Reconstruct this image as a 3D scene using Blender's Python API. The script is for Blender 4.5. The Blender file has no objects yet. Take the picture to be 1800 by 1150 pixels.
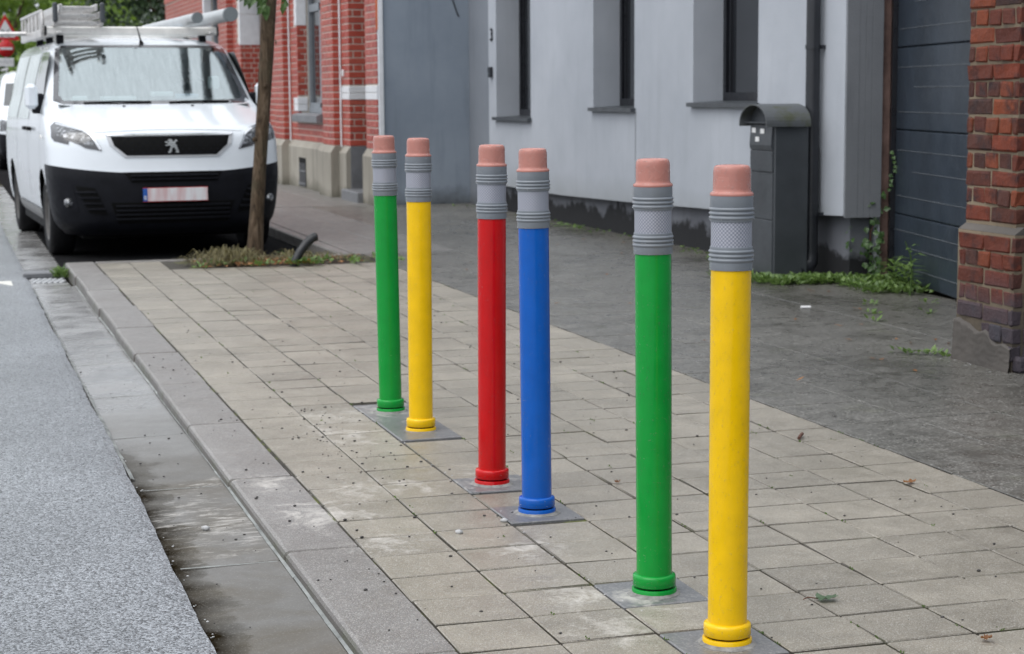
import bpy, math, random
import numpy as np
from mathutils import Vector, Matrix
from mathutils.geometry import delaunay_2d_cdt

random.seed(7)
RNG = np.random.default_rng(7)
sc = bpy.context.scene
COL = sc.collection

# ------------------------------------------------------------------ camera
CAM_F, CAM_PITCH, CAM_YAW, CAM_ROLL, CAM_H = 3261.69, 0.12556656, 0.29607356, -0.00701441, 1.23433
cam_data = bpy.data.cameras.new('camera')
cam = bpy.data.objects.new('camera', cam_data)
COL.objects.link(cam)
_f = Vector((math.sin(CAM_YAW) * math.cos(CAM_PITCH), math.cos(CAM_YAW) * math.cos(CAM_PITCH), -math.sin(CAM_PITCH)))
_r0 = Vector((math.cos(CAM_YAW), -math.sin(CAM_YAW), 0))
_u0 = _r0.cross(_f)
_r = _r0 * math.cos(CAM_ROLL) + _u0 * math.sin(CAM_ROLL)
_u = -_r0 * math.sin(CAM_ROLL) + _u0 * math.cos(CAM_ROLL)
cam.matrix_world = Matrix(((_r.x, _u.x, -_f.x, 0), (_r.y, _u.y, -_f.y, 0), (_r.z, _u.z, -_f.z, CAM_H), (0, 0, 0, 1)))
cam_data.sensor_width = 36.0
cam_data.lens = CAM_F / 1800 * 36.0
cam_data.clip_start = 0.1
cam_data.clip_end = 2000
cam_data.dof.use_dof = True
cam_data.dof.focus_distance = 4.65
cam_data.dof.aperture_fstop = 8.5
sc.camera = cam

# ------------------------------------------------------------------ sky, sun, exposure
SUN_EL, SUN_AZ = math.radians(58), math.radians(-112)   # azimuth from +Y towards +X: over the street, behind left
world = bpy.data.worlds.new('World')
sc.world = world
world.use_nodes = True
wn = world.node_tree
wn.nodes.clear()
w_out = wn.nodes.new('ShaderNodeOutputWorld')
w_bg = wn.nodes.new('ShaderNodeBackground')
w_sky = wn.nodes.new('ShaderNodeTexSky')
w_sky.sky_type = 'NISHITA'
w_sky.sun_disc = False
w_sky.sun_elevation = SUN_EL
w_sky.sun_rotation = SUN_AZ
w_sky.air_density = 1.0
w_sky.dust_density = 4.0
w_hsv = wn.nodes.new('ShaderNodeHueSaturation')
w_hsv.inputs['Saturation'].default_value = 0.22
w_mix = wn.nodes.new('ShaderNodeMix')               # cloud layer: even pale grey over the clear sky
w_mix.data_type = 'RGBA'
w_mix.inputs[0].default_value = 0.72
w_tc = wn.nodes.new('ShaderNodeTexCoord')            # an overcast sky is brightest overhead
w_sep = wn.nodes.new('ShaderNodeSeparateXYZ')
wn.links.new(w_tc.outputs['Generated'], w_sep.inputs[0])
w_grad = wn.nodes.new('ShaderNodeMix')
w_grad.data_type = 'RGBA'
w_grad.inputs[6].default_value = (5.4, 5.75, 6.35, 1)
w_grad.inputs[7].default_value = (11.4, 11.9, 12.6, 1)
wn.links.new(w_sep.outputs[2], w_grad.inputs[0])
wn.links.new(w_grad.outputs[2], w_mix.inputs[7])
wn.links.new(w_sky.outputs[0], w_hsv.inputs['Color'])
wn.links.new(w_hsv.outputs[0], w_mix.inputs[6])
wn.links.new(w_mix.outputs[2], w_bg.inputs['Color'])
w_bg.inputs['Strength'].default_value = 0.12
wn.links.new(w_bg.outputs[0], w_out.inputs[0])

sun_data = bpy.data.lights.new('sun', 'SUN')
sun = bpy.data.objects.new('sun', sun_data)
COL.objects.link(sun)
sun_data.energy = 0.7
sun_data.angle = math.radians(50)
sun_data.color = (1.0, 0.97, 0.93)
_sd = Vector((math.sin(SUN_AZ) * math.cos(SUN_EL), math.cos(SUN_AZ) * math.cos(SUN_EL), math.sin(SUN_EL)))
sun.rotation_euler = (-_sd).to_track_quat('-Z', 'Y').to_euler()

sc.view_settings.view_transform = 'Standard'
sc.view_settings.look = 'None'
sc.view_settings.exposure = 0.62
sc.view_settings.gamma = 1.0
sc.view_settings.use_curve_mapping = False
sc.render.engine = 'CYCLES'
sc.cycles.max_bounces = 8
sc.cycles.transparent_max_bounces = 12
sc.cycles.caustics_reflective = False
sc.cycles.caustics_refractive = False
sc.cycles.use_denoising = True


# ------------------------------------------------------------------ object helpers
def link(o, parent=None):
    COL.objects.link(o)
    if parent is not None:
        o.parent = parent
    return o


def tag(o, label=None, cat=None, group=None, kind=None):
    if label: o['label'] = label
    if cat: o['category'] = cat
    if group: o['group'] = group
    if kind: o['kind'] = kind
    return o


def empty(name, loc=(0, 0, 0), rz=0.0, parent=None):
    o = bpy.data.objects.new(name, None)
    o.empty_display_size = 0.1
    o.location = loc
    o.rotation_euler = (0, 0, rz)
    return link(o, parent)


class MB:
    """collects vertices and faces for one mesh"""
    def __init__(s):
        s.v, s.f, s.sm, s.uv = [], [], [], None

    def add(s, vs, fs, smooth=False):
        b = len(s.v)
        s.v.extend([tuple(map(float, p)) for p in vs])
        s.f.extend([tuple(i + b for i in q) for q in fs])
        s.sm.extend([smooth] * len(fs))

    def box(s, x0, x1, y0, y1, z0, z1):
        vs = [(x0, y0, z0), (x1, y0, z0), (x1, y1, z0), (x0, y1, z0), (x0, y0, z1), (x1, y0, z1), (x1, y1, z1), (x0, y1, z1)]
        s.add(vs, [(0, 3, 2, 1), (4, 5, 6, 7), (0, 1, 5, 4), (1, 2, 6, 5), (2, 3, 7, 6), (3, 0, 4, 7)])

    def cbox(s, cx, cy, cz, hx, hy, hz, c=0.004, jit=0.0, rot=None):
        """box with all edges chamfered by c"""
        c = min(c, hx * .9, hy * .9, hz * .9)
        vs, idx = [], {}
        for sx in (-1, 1):
            for sy in (-1, 1):
                for sz in (-1, 1):
                    for ax in range(3):
                        p = [sx * (hx - c), sy * (hy - c), sz * (hz - c)]
                        h = (hx, hy, hz)[ax]
                        p[ax] = (sx, sy, sz)[ax] * h
                        if jit:
                            p = [q + random.uniform(-jit, jit) for q in p]
                        idx[(sx, sy, sz, ax)] = len(vs)
                        vs.append(p)
        I = lambda sx, sy, sz, a: idx[(sx, sy, sz, a)]
        fs = []
        for a in range(3):
            o = [k for k in range(3) if k != a]
            for d in (-1, 1):
                q = []
                for (p1, p2) in ((-1, -1), (1, -1), (1, 1), (-1, 1)):
                    t = [0, 0, 0]; t[a] = d; t[o[0]] = p1; t[o[1]] = p2
                    q.append(I(*t, a))
                if (d > 0) == (a == 1): q.reverse()
                fs.append(tuple(q))
        for a in range(3):
            o = [k for k in range(3) if k != a]
            for d1 in (-1, 1):
                for d2 in (-1, 1):
                    t0 = [0, 0, 0]; t1 = [0, 0, 0]
                    t0[a], t1[a] = -1, 1
                    t0[o[0]] = t1[o[0]] = d1; t0[o[1]] = t1[o[1]] = d2
                    q = [I(*t0, o[0]), I(*t1, o[0]), I(*t1, o[1]), I(*t0, o[1])]
                    if ((d1 * d2 > 0) != (a == 1)): pass
                    else: q.reverse()
                    fs.append(tuple(q))
        for sx in (-1, 1):
            for sy in (-1, 1):
                for sz in (-1, 1):
                    q = [I(sx, sy, sz, 0), I(sx, sy, sz, 1), I(sx, sy, sz, 2)]
                    if sx * sy * sz < 0: q.reverse()
                    fs.append(tuple(q))
        if rot is not None:
            vs = [tuple(rot @ Vector(p)) for p in vs]
        s.add([(p[0] + cx, p[1] + cy, p[2] + cz) for p in vs], fs)

    def tube(s, pts, rad, n=10, cap=True, smooth=True):
        pts = [Vector(p) for p in pts]
        rads = rad if isinstance(rad, (list, tuple)) else [rad] * len(pts)
        rings = []
        ref = None
        for i, p in enumerate(pts):
            d = (pts[min(i + 1, len(pts) - 1)] - pts[max(i - 1, 0)]).normalized()
            if ref is None:
                ref = Vector((0, 0, 1)) if abs(d.z) < .9 else Vector((1, 0, 0))
            a = d.cross(ref).normalized()
            b = d.cross(a).normalized()
            ref = -b if False else ref
            rings.append([p + (a * math.cos(2 * math.pi * k / n) + b * math.sin(2 * math.pi * k / n)) * rads[i] for k in range(n)])
        vs = [v for r in rings for v in r]
        fs = []
        for i in range(len(rings) - 1):
            for k in range(n):
                k2 = (k + 1) % n
                fs.append((i * n + k, (i + 1) * n + k, (i + 1) * n + k2, i * n + k2))
        s.add(vs, fs, smooth)
        if cap:
            s.add(rings[0], [tuple(range(n))])
            s.add(rings[-1], [tuple(reversed(range(n)))])

    def lathe(s, prof, n=40, smooth=True, cx=0, cy=0, cz=0):
        """prof: list of (r, z) from bottom to top"""
        vs, fs = [], []
        for r, z in prof:
            for k in range(n):
                a = 2 * math.pi * k / n
                vs.append((cx + r * math.cos(a), cy + r * math.sin(a), cz + z))
        for i in range(len(prof) - 1):
            for k in range(n):
                k2 = (k + 1) % n
                fs.append((i * n + k, i * n + k2, (i + 1) * n + k2, (i + 1) * n + k))
        s.add(vs, fs, smooth)

    def prism(s, poly, axis, a0, a1):
        """extrude 2D polygon along axis (0 x, 1 y, 2 z); poly ordered counter-clockwise in the remaining axes"""
        def mk(p, a):
            q = [0, 0, 0]; o = [k for k in range(3) if k != axis]
            q[axis] = a; q[o[0]] = p[0]; q[o[1]] = p[1]
            return tuple(q)
        n = len(poly)
        vs = [mk(p, a0) for p in poly] + [mk(p, a1) for p in poly]
        fs = [tuple(reversed(range(n))), tuple(range(n, 2 * n))] + [(k, (k + 1) % n, n + (k + 1) % n, n + k) for k in range(n)]
        if axis == 1:
            fs = [tuple(reversed(q)) for q in fs]
        s.add(vs, fs)

    def mesh(s, name, mat=None):
        me = bpy.data.meshes.new(name)
        me.from_pydata(s.v, [], s.f)
        me.polygons.foreach_set('use_smooth', s.sm)
        if mat is not None: me.materials.append(mat)
        me.update()
        return me

    def build(s, name, mat, parent=None, loc=None, rz=None):
        o = bpy.data.objects.new(name, s.mesh(name, mat))
        if loc is not None: o.location = loc
        if rz is not None: o.rotation_euler = (0, 0, rz)
        return link(o, parent)


def smooth_by_angle(o, deg=35):
    me = o.data
    me.polygons.foreach_set('use_smooth', [True] * len(me.polygons))
    me.update()
    try:
        me.set_sharp_from_angle(angle=math.radians(deg))
    except Exception:
        pass
    return o


# ------------------------------------------------------------------ material helpers
class NB:
    def __init__(s, name):
        s.m = bpy.data.materials.new(name)
        s.m.use_nodes = True
        s.t = s.m.node_tree
        s.t.nodes.clear()
        s.out = s.t.nodes.new('ShaderNodeOutputMaterial')
        s.p = s.t.nodes.new('ShaderNodeBsdfPrincipled')
        s.t.links.new(s.p.outputs[0], s.out.inputs[0])
        s._pos = s._obj = s._oi = s._geo = None

    def n(s, t): return s.t.nodes.new(t)

    def put(s, sock, v):
        if hasattr(v, 'is_output'): s.t.links.new(v, sock)
        elif isinstance(v, (tuple, list)):
            sock.default_value = tuple(v) + ((1,) if len(v) == 3 and len(sock.default_value) == 4 else ())
        else: sock.default_value = v

    def geo(s):
        if s._geo is None: s._geo = s.n('ShaderNodeNewGeometry')
        return s._geo

    def pos(s): return s.geo().outputs['Position']
    def nz(s):
        return s.sep(s.geo().outputs['True Normal'])[2]

    def island(s): return s.geo().outputs['Random Per Island']

    def obj(s):
        if s._obj is None: s._obj = s.n('ShaderNodeTexCoord')
        return s._obj.outputs['Object']

    def uv(s):
        s.obj(); return s._obj.outputs['UV']

    def rand(s):
        if s._oi is None: s._oi = s.n('ShaderNodeObjectInfo')
        return s._oi.outputs['Random']

    def rnd(s): return s.math('FRACT', s.math('ADD', s.rand(), s.math('MULTIPLY', s.island(), 1.7)))

    def map(s, vec, scale=(1, 1, 1), rot=(0, 0, 0), loc=(0, 0, 0)):
        k = s.n('ShaderNodeMapping')
        s.put(k.inputs['Vector'], vec); s.put(k.inputs['Scale'], scale); s.put(k.inputs['Rotation'], rot); s.put(k.inputs['Location'], loc)
        return k.outputs[0]

    def noise(s, scale, detail=3, rough=.55, vec=None, dist=0.0, col=False):
        k = s.n('ShaderNodeTexNoise')
        s.put(k.inputs['Vector'], vec if vec is not None else s.pos())
        k.inputs['Scale'].default_value = scale; k.inputs['Detail'].default_value = detail
        k.inputs['Roughness'].default_value = rough; k.inputs['Distortion'].default_value = dist
        return k.outputs['Color' if col else 'Fac']

    def voro(s, scale, feature='F1', vec=None, rand=1.0, out='Distance'):
        k = s.n('ShaderNodeTexVoronoi')
        k.feature = feature
        s.put(k.inputs['Vector'], vec if vec is not None else s.pos())
        k.inputs['Scale'].default_value = scale; k.inputs['Randomness'].default_value = rand
        return k.outputs[out]

    def ramp(s, fac, stops, interp='LINEAR'):
        k = s.n('ShaderNodeValToRGB')
        k.color_ramp.interpolation = interp
        el = k.color_ramp.elements
        while len(el) < len(stops): el.new(.5)
        for e, (p, c) in zip(el, stops):
            e.position = p
            e.color = (c, c, c, 1) if isinstance(c, (int, float)) else tuple(c) + (1,)
        s.put(k.inputs[0], fac)
        return k.outputs[0]

    def mix(s, fac, a, b, mode='MIX'):
        k = s.n('ShaderNodeMix'); k.data_type = 'RGBA'; k.blend_type = mode
        s.put(k.inputs[0], fac); s.put(k.inputs[6], a); s.put(k.inputs[7], b)
        return k.outputs[2]

    def math(s, op, a, b=None, c=None, clamp=False):
        k = s.n('ShaderNodeMath'); k.operation = op; k.use_clamp = clamp
        s.put(k.inputs[0], a)
        if b is not None: s.put(k.inputs[1], b)
        if c is not None: s.put(k.inputs[2], c)
        return k.outputs[0]

    def lin(s, v, a0, a1, b0=0.0, b1=1.0):
        k = s.n('ShaderNodeMapRange'); k.clamp = True
        s.put(k.inputs[0], v)
        for i, q in enumerate((a0, a1, b0, b1)): s.put(k.inputs[i + 1], q)
        return k.outputs[0]

    def sep(s, v):
        k = s.n('ShaderNodeSeparateXYZ'); s.put(k.inputs[0], v); return k.outputs

    def spot(s, c, r0, r1, vec=None, scale=(1, 1, 1)):
        """1 inside r0 of point c falling to 0 at r1 (world metres)"""
        k = s.n('ShaderNodeVectorMath'); k.operation = 'SUBTRACT'
        s.put(k.inputs[0], vec if vec is not None else s.pos()); k.inputs[1].default_value = c
        m = s.n('ShaderNodeVectorMath'); m.operation = 'MULTIPLY'
        s.put(m.inputs[0], k.outputs[0]); m.inputs[1].default_value = scale
        l = s.n('ShaderNodeVectorMath'); l.operation = 'LENGTH'
        s.put(l.inputs[0], m.outputs[0])
        return s.lin(l.outputs['Value'], r0, r1, 1.0, 0.0)

    def bump(s, h, strength=.3, dist=.005, normal=None):
        k = s.n('ShaderNodeBump')
        k.inputs['Strength'].default_value = strength; k.inputs['Distance'].default_value = dist
        s.put(k.inputs['Height'], h)
        if normal is not None: s.put(k.inputs['Normal'], normal)
        return k.outputs[0]

    def set(s, col=None, rough=None, metal=None, normal=None, spec=None, coat=None, coat_rough=None, trans=None, ior=None, alpha=None):
        for nm, v in (('Base Color', col), ('Roughness', rough), ('Metallic', metal), ('Normal', normal), ('Specular IOR Level', spec),
                      ('Coat Weight', coat), ('Coat Roughness', coat_rough), ('Transmission Weight', trans), ('IOR', ior), ('Alpha', alpha)):
            if v is not None: s.put(s.p.inputs[nm], v)
        return s.m


def scale_col(c, k): return tuple(q * k for q in c)


def plain(name, col, rough=.5, var=.12, scale=6.0, bump=0.0, bscale=60, metal=0.0, coat=None, spec=None, rvar=.1):
    """paint / plastic / metal with uneven tone, uneven gloss and fine relief"""
    b = NB(name)
    n1 = b.noise(scale, 4, .6)
    c = b.mix(b.lin(n1, .3, .7), scale_col(col, 1 - var), scale_col(col, 1 + var))
    n2 = b.noise(scale * 3.1, 3)
    b.set(col=c, rough=b.lin(n2, .3, .7, max(rough - rvar, .03), rough + rvar), metal=metal, coat=coat, spec=spec)
    if bump: b.set(normal=b.bump(b.noise(bscale, 3), bump, .004))
    return b.m

# ------------------------------------------------------------------ materials
MAT = {}


def asphalt(name, dark, light, dry=.0, spec=.5):
    b = NB(name)
    v = b.voro(185, out='Color')
    g = b.sep(v)[0]
    fine = b.noise(260, 2)
    agg = b.math('ADD', b.math('MULTIPLY', g, .7), b.math('MULTIPLY', fine, .45))
    big = b.noise(.9, 4)
    c = b.ramp(agg, [(.22, dark), (.5, scale_col(light, .55)), (.92, scale_col(light, 1.3))])
    c = b.mix(b.lin(big, .35, .7, 0, .35), c, scale_col(dark, .8))
    d = b.voro(185)
    h = b.math('ADD', b.math('MULTIPLY', d, -.8), b.math('MULTIPLY', fine, .5))
    r = b.lin(b.noise(60, 3), .3, .7, .20 + dry, .46 + dry)
    return b.set(col=c, rough=r, normal=b.bump(h, .55, .0045), spec=spec)


MAT['asphalt'] = asphalt('asphalt', (.030, .032, .036), (.290, .305, .325))
MAT['asphalt_bay_shaded'] = asphalt('shaded_bay_asphalt', (.010, .010, .011), (.030, .030, .031), .4, .0)  # near-black floor: the shade under the van is put into its colour

DUST = [(1.40, 6.95, .20), (1.36, 6.55, .22), (1.20, 5.62, .20), (1.36, 5.62, .13), (1.02, 5.32, .20), (1.50, 4.73, .13), (1.50, 4.20, .17), (1.44, 3.92, .13),
        (1.12, 4.9, .14), (1.60, 4.10, .12), (1.66, 3.82, .09), (1.64, 5.64, .16), (.95, 5.8, .14)]


def dust_mask(b, spots=DUST, gain=1.0):
    tot = None
    for (x, y, r) in spots:
        k = b.spot((x, y, 0), -r * .4, r * 1.5, scale=(1, .72, 1))
        tot = k if tot is None else b.math('MAXIMUM', tot, k)
    nz = b.noise(6, 7, .72, dist=1.6)
    nf = b.noise(55, 3, .6)
    e = b.math('ADD', b.math('MULTIPLY', nz, .9), b.math('MULTIPLY', nf, .35))
    e = b.math('ADD', e, b.math('MULTIPLY', tot, .36))
    m = b.lin(e, .80, 1.0)
    return b.math('MULTIPLY', b.math('MULTIPLY', m, b.lin(tot, .0, .15)), .72 * gain)


def concrete(name, c0, c1, speck=.5, rough=(.42, .66), grain=190, dust=None, stain=None, wet=None, puddles=None, randamt=.16, moss=None, bumpk=.5, sides=None, spec=.5):
    """cast concrete with exposed grains, per-piece tone and stains"""
    b = NB(name)
    big = b.noise(1.6, 5, .6)
    mid = b.noise(11, 4, .6)
    c = b.mix(b.lin(b.math('ADD', b.math('MULTIPLY', big, .6), b.math('MULTIPLY', mid, .4)), .34, .66), c0, c1)
    c = b.mix(b.lin(b.rnd(), 0, 1, randamt, 0), c, (.04, .036, .03))
    v = b.sep(b.voro(grain, out='Color'))[0]
    c = b.mix(b.lin(v, .72, 1.0, 0, speck), c, (.58, .56, .52))
    c = b.mix(b.lin(v, .16, .02, 0, speck * .9), c, (.05, .045, .04))
    if stain is not None:
        c = b.mix(b.lin(b.noise(2.3, 6, .65, dist=.15), .50, .72, 0, stain[1]), c, stain[0])
    r = b.lin(mid, .3, .7, rough[0], rough[1])
    if puddles is not None:      # soaked, darkened areas that dry last
        for (px_, py_, r0, r1) in puddles:
            k = b.math('MULTIPLY', b.spot((px_, py_, 0), r0, r1, scale=(1, .6, 1)), b.lin(b.noise(1.6, 5, .6), .35, .6))
            c = b.mix(b.math('MULTIPLY', k, .55), c, (.022, .021, .017))
            r = b.math('SUBTRACT', r, b.math('MULTIPLY', k, .18))
    if moss is not None:
        c = b.mix(b.lin(b.noise(3.0, 6, .7), .58, .74, 0, moss), c, (.075, .085, .025))
    if dust is not None:
        dm = dust_mask(b, dust)
        c = b.mix(dm, c, (.54, .51, .47))
        r = b.math('ADD', r, b.math('MULTIPLY', dm, .3))
    if sides is not None:      # edges and upright faces mixed darker, greenish in patches
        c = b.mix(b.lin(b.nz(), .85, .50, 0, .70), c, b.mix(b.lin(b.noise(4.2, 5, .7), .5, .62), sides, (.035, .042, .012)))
    h = b.math('ADD', b.math('MULTIPLY', b.voro(grain), -.6), b.math('MULTIPLY', b.noise(60, 3), .7))
    return b.set(col=c, rough=r, normal=b.bump(h, bumpk, .003), spec=spec)


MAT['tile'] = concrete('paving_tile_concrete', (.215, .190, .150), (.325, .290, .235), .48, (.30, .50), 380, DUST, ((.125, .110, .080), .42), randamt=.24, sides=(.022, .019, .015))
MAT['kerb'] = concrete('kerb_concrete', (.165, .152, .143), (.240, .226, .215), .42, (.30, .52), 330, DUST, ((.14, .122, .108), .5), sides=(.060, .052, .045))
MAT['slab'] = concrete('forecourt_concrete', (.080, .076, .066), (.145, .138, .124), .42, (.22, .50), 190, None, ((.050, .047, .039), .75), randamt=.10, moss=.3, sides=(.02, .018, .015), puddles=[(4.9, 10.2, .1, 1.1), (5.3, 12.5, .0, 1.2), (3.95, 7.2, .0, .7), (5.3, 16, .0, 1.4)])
MAT['far_slab'] = concrete('far_pavement_concrete', (.13, .125, .115), (.19, .18, .17), .3, (.32, .58), 240, None, ((.08, .075, .07), .5), randamt=.10)
MAT['bollard_slab'] = concrete('bollard_slab_stone', (.13, .13, .135), (.19, .19, .195), .2, (.28, .45), 200, [(1.64, 6.99, .2), (1.62, 5.60, .2), (1.60, 4.14, .13), (1.64, 3.72, .06)], randamt=.12, bumpk=.25)
MAT['bluestone'] = concrete('bluestone', (.13, .135, .145), (.20, .205, .22), .1, (.4, .6), 200, None, ((.07, .07, .07), .5))


def gutter_mat():
    b = NB('gutter_concrete')
    big = b.noise(1.1, 5, .6)
    mid = b.noise(14, 5, .65)
    c = b.mix(b.lin(b.math('ADD', b.math('MULTIPLY', big, .5), b.math('MULTIPLY', mid, .5)), .35, .65), (.20, .198, .196), (.28, .277, .272))
    c = b.mix(b.lin(b.rnd(), 0, 1, .14, 0), c, (.04, .038, .034))
    x, y, z = b.sep(b.pos())
    # the near slabs are soaked and silted
    wetk = b.lin(b.math('ADD', y, b.math('MULTIPLY', b.math('SUBTRACT', b.noise(1.7, 4), .5), 1.2)), 8.3, 6.5)
    c = b.mix(b.math('MULTIPLY', wetk, .60), c, (.105, .099, .087))
    brown = b.lin(b.noise(2.2, 5, .6, dist=.5), .42, .62)
    c = b.mix(b.math('MULTIPLY', b.math('MULTIPLY', brown, b.lin(y, 6.6, 5.9)), .6), c, (.088, .072, .047))
    # brown silt washed along the road edge of the near slabs
    near = b.lin(y, 7.0, 5.9, 0, 1)
    edge = b.lin(b.math('ADD', x, b.math('MULTIPLY', b.math('SUBTRACT', b.noise(5, 5, .6), .5), .26)), .53, .655, 1, 0)
    c = b.mix(b.math('MULTIPLY', b.math('MULTIPLY', edge, near), 1.0), c, (.012, .0085, .004))
    # pale scuffs with streaky edges
    st = b.noise(30, 6, .75, vec=b.map(b.pos(), (.35, 1.0, 1), (0, 0, .25)), dist=.5)
    msk = b.math('MAXIMUM', b.spot((.76, 5.45, 0), -.2, .42, scale=(1.1, .55, 1)), b.spot((.80, 6.02, 0), -.1, .17))
    sc_ = b.lin(b.math('ADD', st, b.math('MULTIPLY', msk, .30)), .64, .84)
    c = b.mix(b.math('MULTIPLY', b.math('MULTIPLY', sc_, b.lin(msk, 0, .2)), .8), c, (.50, .48, .45))
    v = b.sep(b.voro(330, out='Color'))[0]
    c = b.mix(b.math('MULTIPLY', b.lin(v, .85, 1.0, 0, .4), b.math('SUBTRACT', 1.0, b.math('MULTIPLY', wetk, .72))), c, (.6, .58, .54))
    r = b.math('ADD', b.lin(b.noise(3.2, 4), .35, .65, .10, .34), b.math('MULTIPLY', wetk, .28))
    h = b.math('ADD', b.math('MULTIPLY', b.noise(120, 3), .5), b.math('MULTIPLY', mid, .5))
    return b.set(col=c, rough=r, normal=b.bump(h, .28, .003), spec=b.math('SUBTRACT', b.math('SUBTRACT', .6, b.math('MULTIPLY', wetk, .46)), b.math('MULTIPLY', edge, near), clamp=True))


MAT['gutter'] = gutter_mat()


def joint_mat():
    b = NB('joint_sand')
    n1 = b.noise(4.2, 5, .7)
    c = b.mix(b.lin(b.noise(30, 3), .3, .7), (.026, .023, .018), (.065, .057, .046))
    c = b.mix(b.lin(n1, .54, .62), c, (.10, .115, .022))
    dm = dust_mask(b)
    c = b.mix(b.math('MULTIPLY', dm, 1.2, clamp=True), c, (.45, .43, .39))
    return b.set(col=c, rough=.9, normal=b.bump(b.noise(90, 3), .6, .006))


MAT['joint'] = joint_mat()
MAT['mortar_line'] = plain('pale_joint_mortar', (.215, .225, .215), .6, .45, 9, .4)
MAT['soil'] = (lambda b: b.set(col=b.ramp(b.noise(45, 5, .7), [(.3, (.012, .009, .006)), (.55, (.045, .028, .018)), (.75, (.09, .05, .035))]), rough=.9,
                              normal=b.bump(b.noise(40, 5, .7), .9, .02)))(NB('soil'))


def render_wall(name, c0, c1, streak=.35, dirt=(.12, .12, .12), zdirt=None, rough=.85, green=0.0, grain=130):
    b = NB(name)
    big = b.noise(.9, 5, .6)
    c = b.mix(b.lin(big, .35, .65), c0, c1)
    st = b.noise(3.0, 5, .65, vec=b.map(b.pos(), (2.2, 2.2, .22)))
    c = b.mix(b.lin(st, .52, .75, 0, streak), c, dirt)
    x, y, z = b.sep(b.pos())
    if zdirt:
        k = b.math('ADD', z, b.math('MULTIPLY', b.math('SUBTRACT', b.noise(2.4, 6, .7), .5), zdirt[1]))
        c = b.mix(b.lin(k, zdirt[0], zdirt[0] - zdirt[2], 0, zdirt[4] if len(zdirt) > 4 else .85), c, zdirt[3])
    if green:
        c = b.mix(b.math('MULTIPLY', b.lin(z, 1.0, .1), b.lin(b.noise(2, 5, .7), .5, .7, 0, green)), c, (.05, .06, .03))
    h = b.math('ADD', b.noise(grain, 2), b.math('MULTIPLY', b.noise(18, 4), .6))
    return b.set(col=c, rough=rough, normal=b.bump(h, .45, .004), spec=.3)


MAT['render'] = render_wall('pale_grey_render', (.38, .405, .445), (.455, .48, .522), .20, (.26, .275, .30), (.50, .25, .22, (.25, .26, .25), .4))
MAT['render_dark'] = render_wall('dark_grey_render', (.215, .252, .30), (.275, .315, .365), .4, (.13, .152, .18), (.20, .5, .25, (.045, .045, .04)))
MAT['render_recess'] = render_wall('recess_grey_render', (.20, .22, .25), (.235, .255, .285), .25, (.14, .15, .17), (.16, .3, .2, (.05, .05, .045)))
MAT['plinth_dark'] = render_wall('tarred_plinth', (.115, .12, .14), (.19, .198, .22), .3, (.05, .05, .055), (.22, .55, .05, (.012, .012, .013), .95), .75)
MAT['raw_concrete'] = render_wall('raw_concrete', (.175, .185, .20), (.235, .245, .262), .75, (.10, .105, .115), None, .8, grain=60)
MAT['dark_metal'] = plain('anthracite_metal', (.020, .022, .027), .38, .2, 5, metal=0.0)
MAT['grey_metal'] = plain('grey_painted_metal', (.050, .056, .063), .42, .18, 4, .1, 40)
MAT['window_frame'] = plain('black_window_frame', (.012, .013, .017), .35, .2)
MAT['grey_frame'] = plain('grey_window_frame', (.20, .22, .24), .45, .12)
MAT['white_paint'] = plain('white_painted_stone', (.70, .71, .73), .6, .08, 9, .2)
MAT['orange'] = plain('orange_plastic', (.55, .12, .03), .5)


def glass_pane(name, base, rough=.05):
    b = NB(name)
    n = b.noise(1.5, 3)
    return b.set(col=b.mix(b.lin(n, .3, .7), base, scale_col(base, 1.6)), rough=rough, spec=.9, coat=.6, coat_rough=.03, normal=b.bump(b.noise(2.5, 2), .03, .01))


MAT['pane'] = glass_pane('house_window_glass', (.016, .018, .022))


def brick_mat(name, cols, rough=.5, burn=.0, grain=55, spec=.5, wear=None):
    b = NB(name)
    r = b.rnd()
    c = b.ramp(r, [(i / (len(cols) - 1), q) for i, q in enumerate(cols)])
    n = b.noise(24, 5, .65)
    c = b.mix(b.lin(n, .3, .75, 0, .4), c, scale_col(cols[0], .45))
    if burn: c = b.mix(b.lin(b.noise(9, 4, .6), .5, .7, 0, burn), c, (.03, .022, .024))
    if wear is not None:
        x, y, z = b.sep(b.pos())
        k = b.math('ADD', z, b.math('MULTIPLY', b.math('SUBTRACT', r, .5), .12))
        c = b.mix(b.lin(k, .42, .26, 0, .85), c, wear)
    return b.set(col=c, rough=b.lin(b.noise(30, 3), .3, .7, rough - .1, rough + .15), normal=b.bump(b.math('ADD', b.noise(grain, 5, .7), b.noise(grain * .3, 3)), .75, .007), spec=spec)


MAT['old_brick'] = brick_mat('old_red_brick', [(.095, .030, .022), (.20, .046, .024), (.045, .024, .022), (.25, .064, .028), (.13, .036, .023), (.07, .036, .030), (.17, .042, .024)], .6, .9, wear=(.052, .052, .064), spec=.2)
MAT['house_brick'] = brick_mat('glazed_red_brick', [(.36, .056, .038), (.48, .094, .062), (.40, .070, .048), (.46, .108, .074), (.32, .052, .038)], .34, .0, 30, .35)
MAT['old_mortar'] = render_wall('old_lime_mortar', (.15, .118, .082), (.27, .215, .15), 1.0, (.08, .068, .055), (.36, .5, .2, (.05, .044, .038), .8), .9, grain=60)
MAT['house_mortar'] = plain('house_mortar', (.55, .50, .44), .85, .1, 20, .3)
MAT['cement_patch'] = render_wall('cement_patch', (.075, .068, .062), (.125, .112, .10), .6, (.05, .047, .045), None, .8, grain=45)
MAT['plinth_stone'] = render_wall('beige_plinth_stone', (.27, .25, .21), (.36, .335, .285), .75, (.12, .11, .095), (.14, .4, .16, (.09, .085, .06), .8), .75, grain=70)
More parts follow.
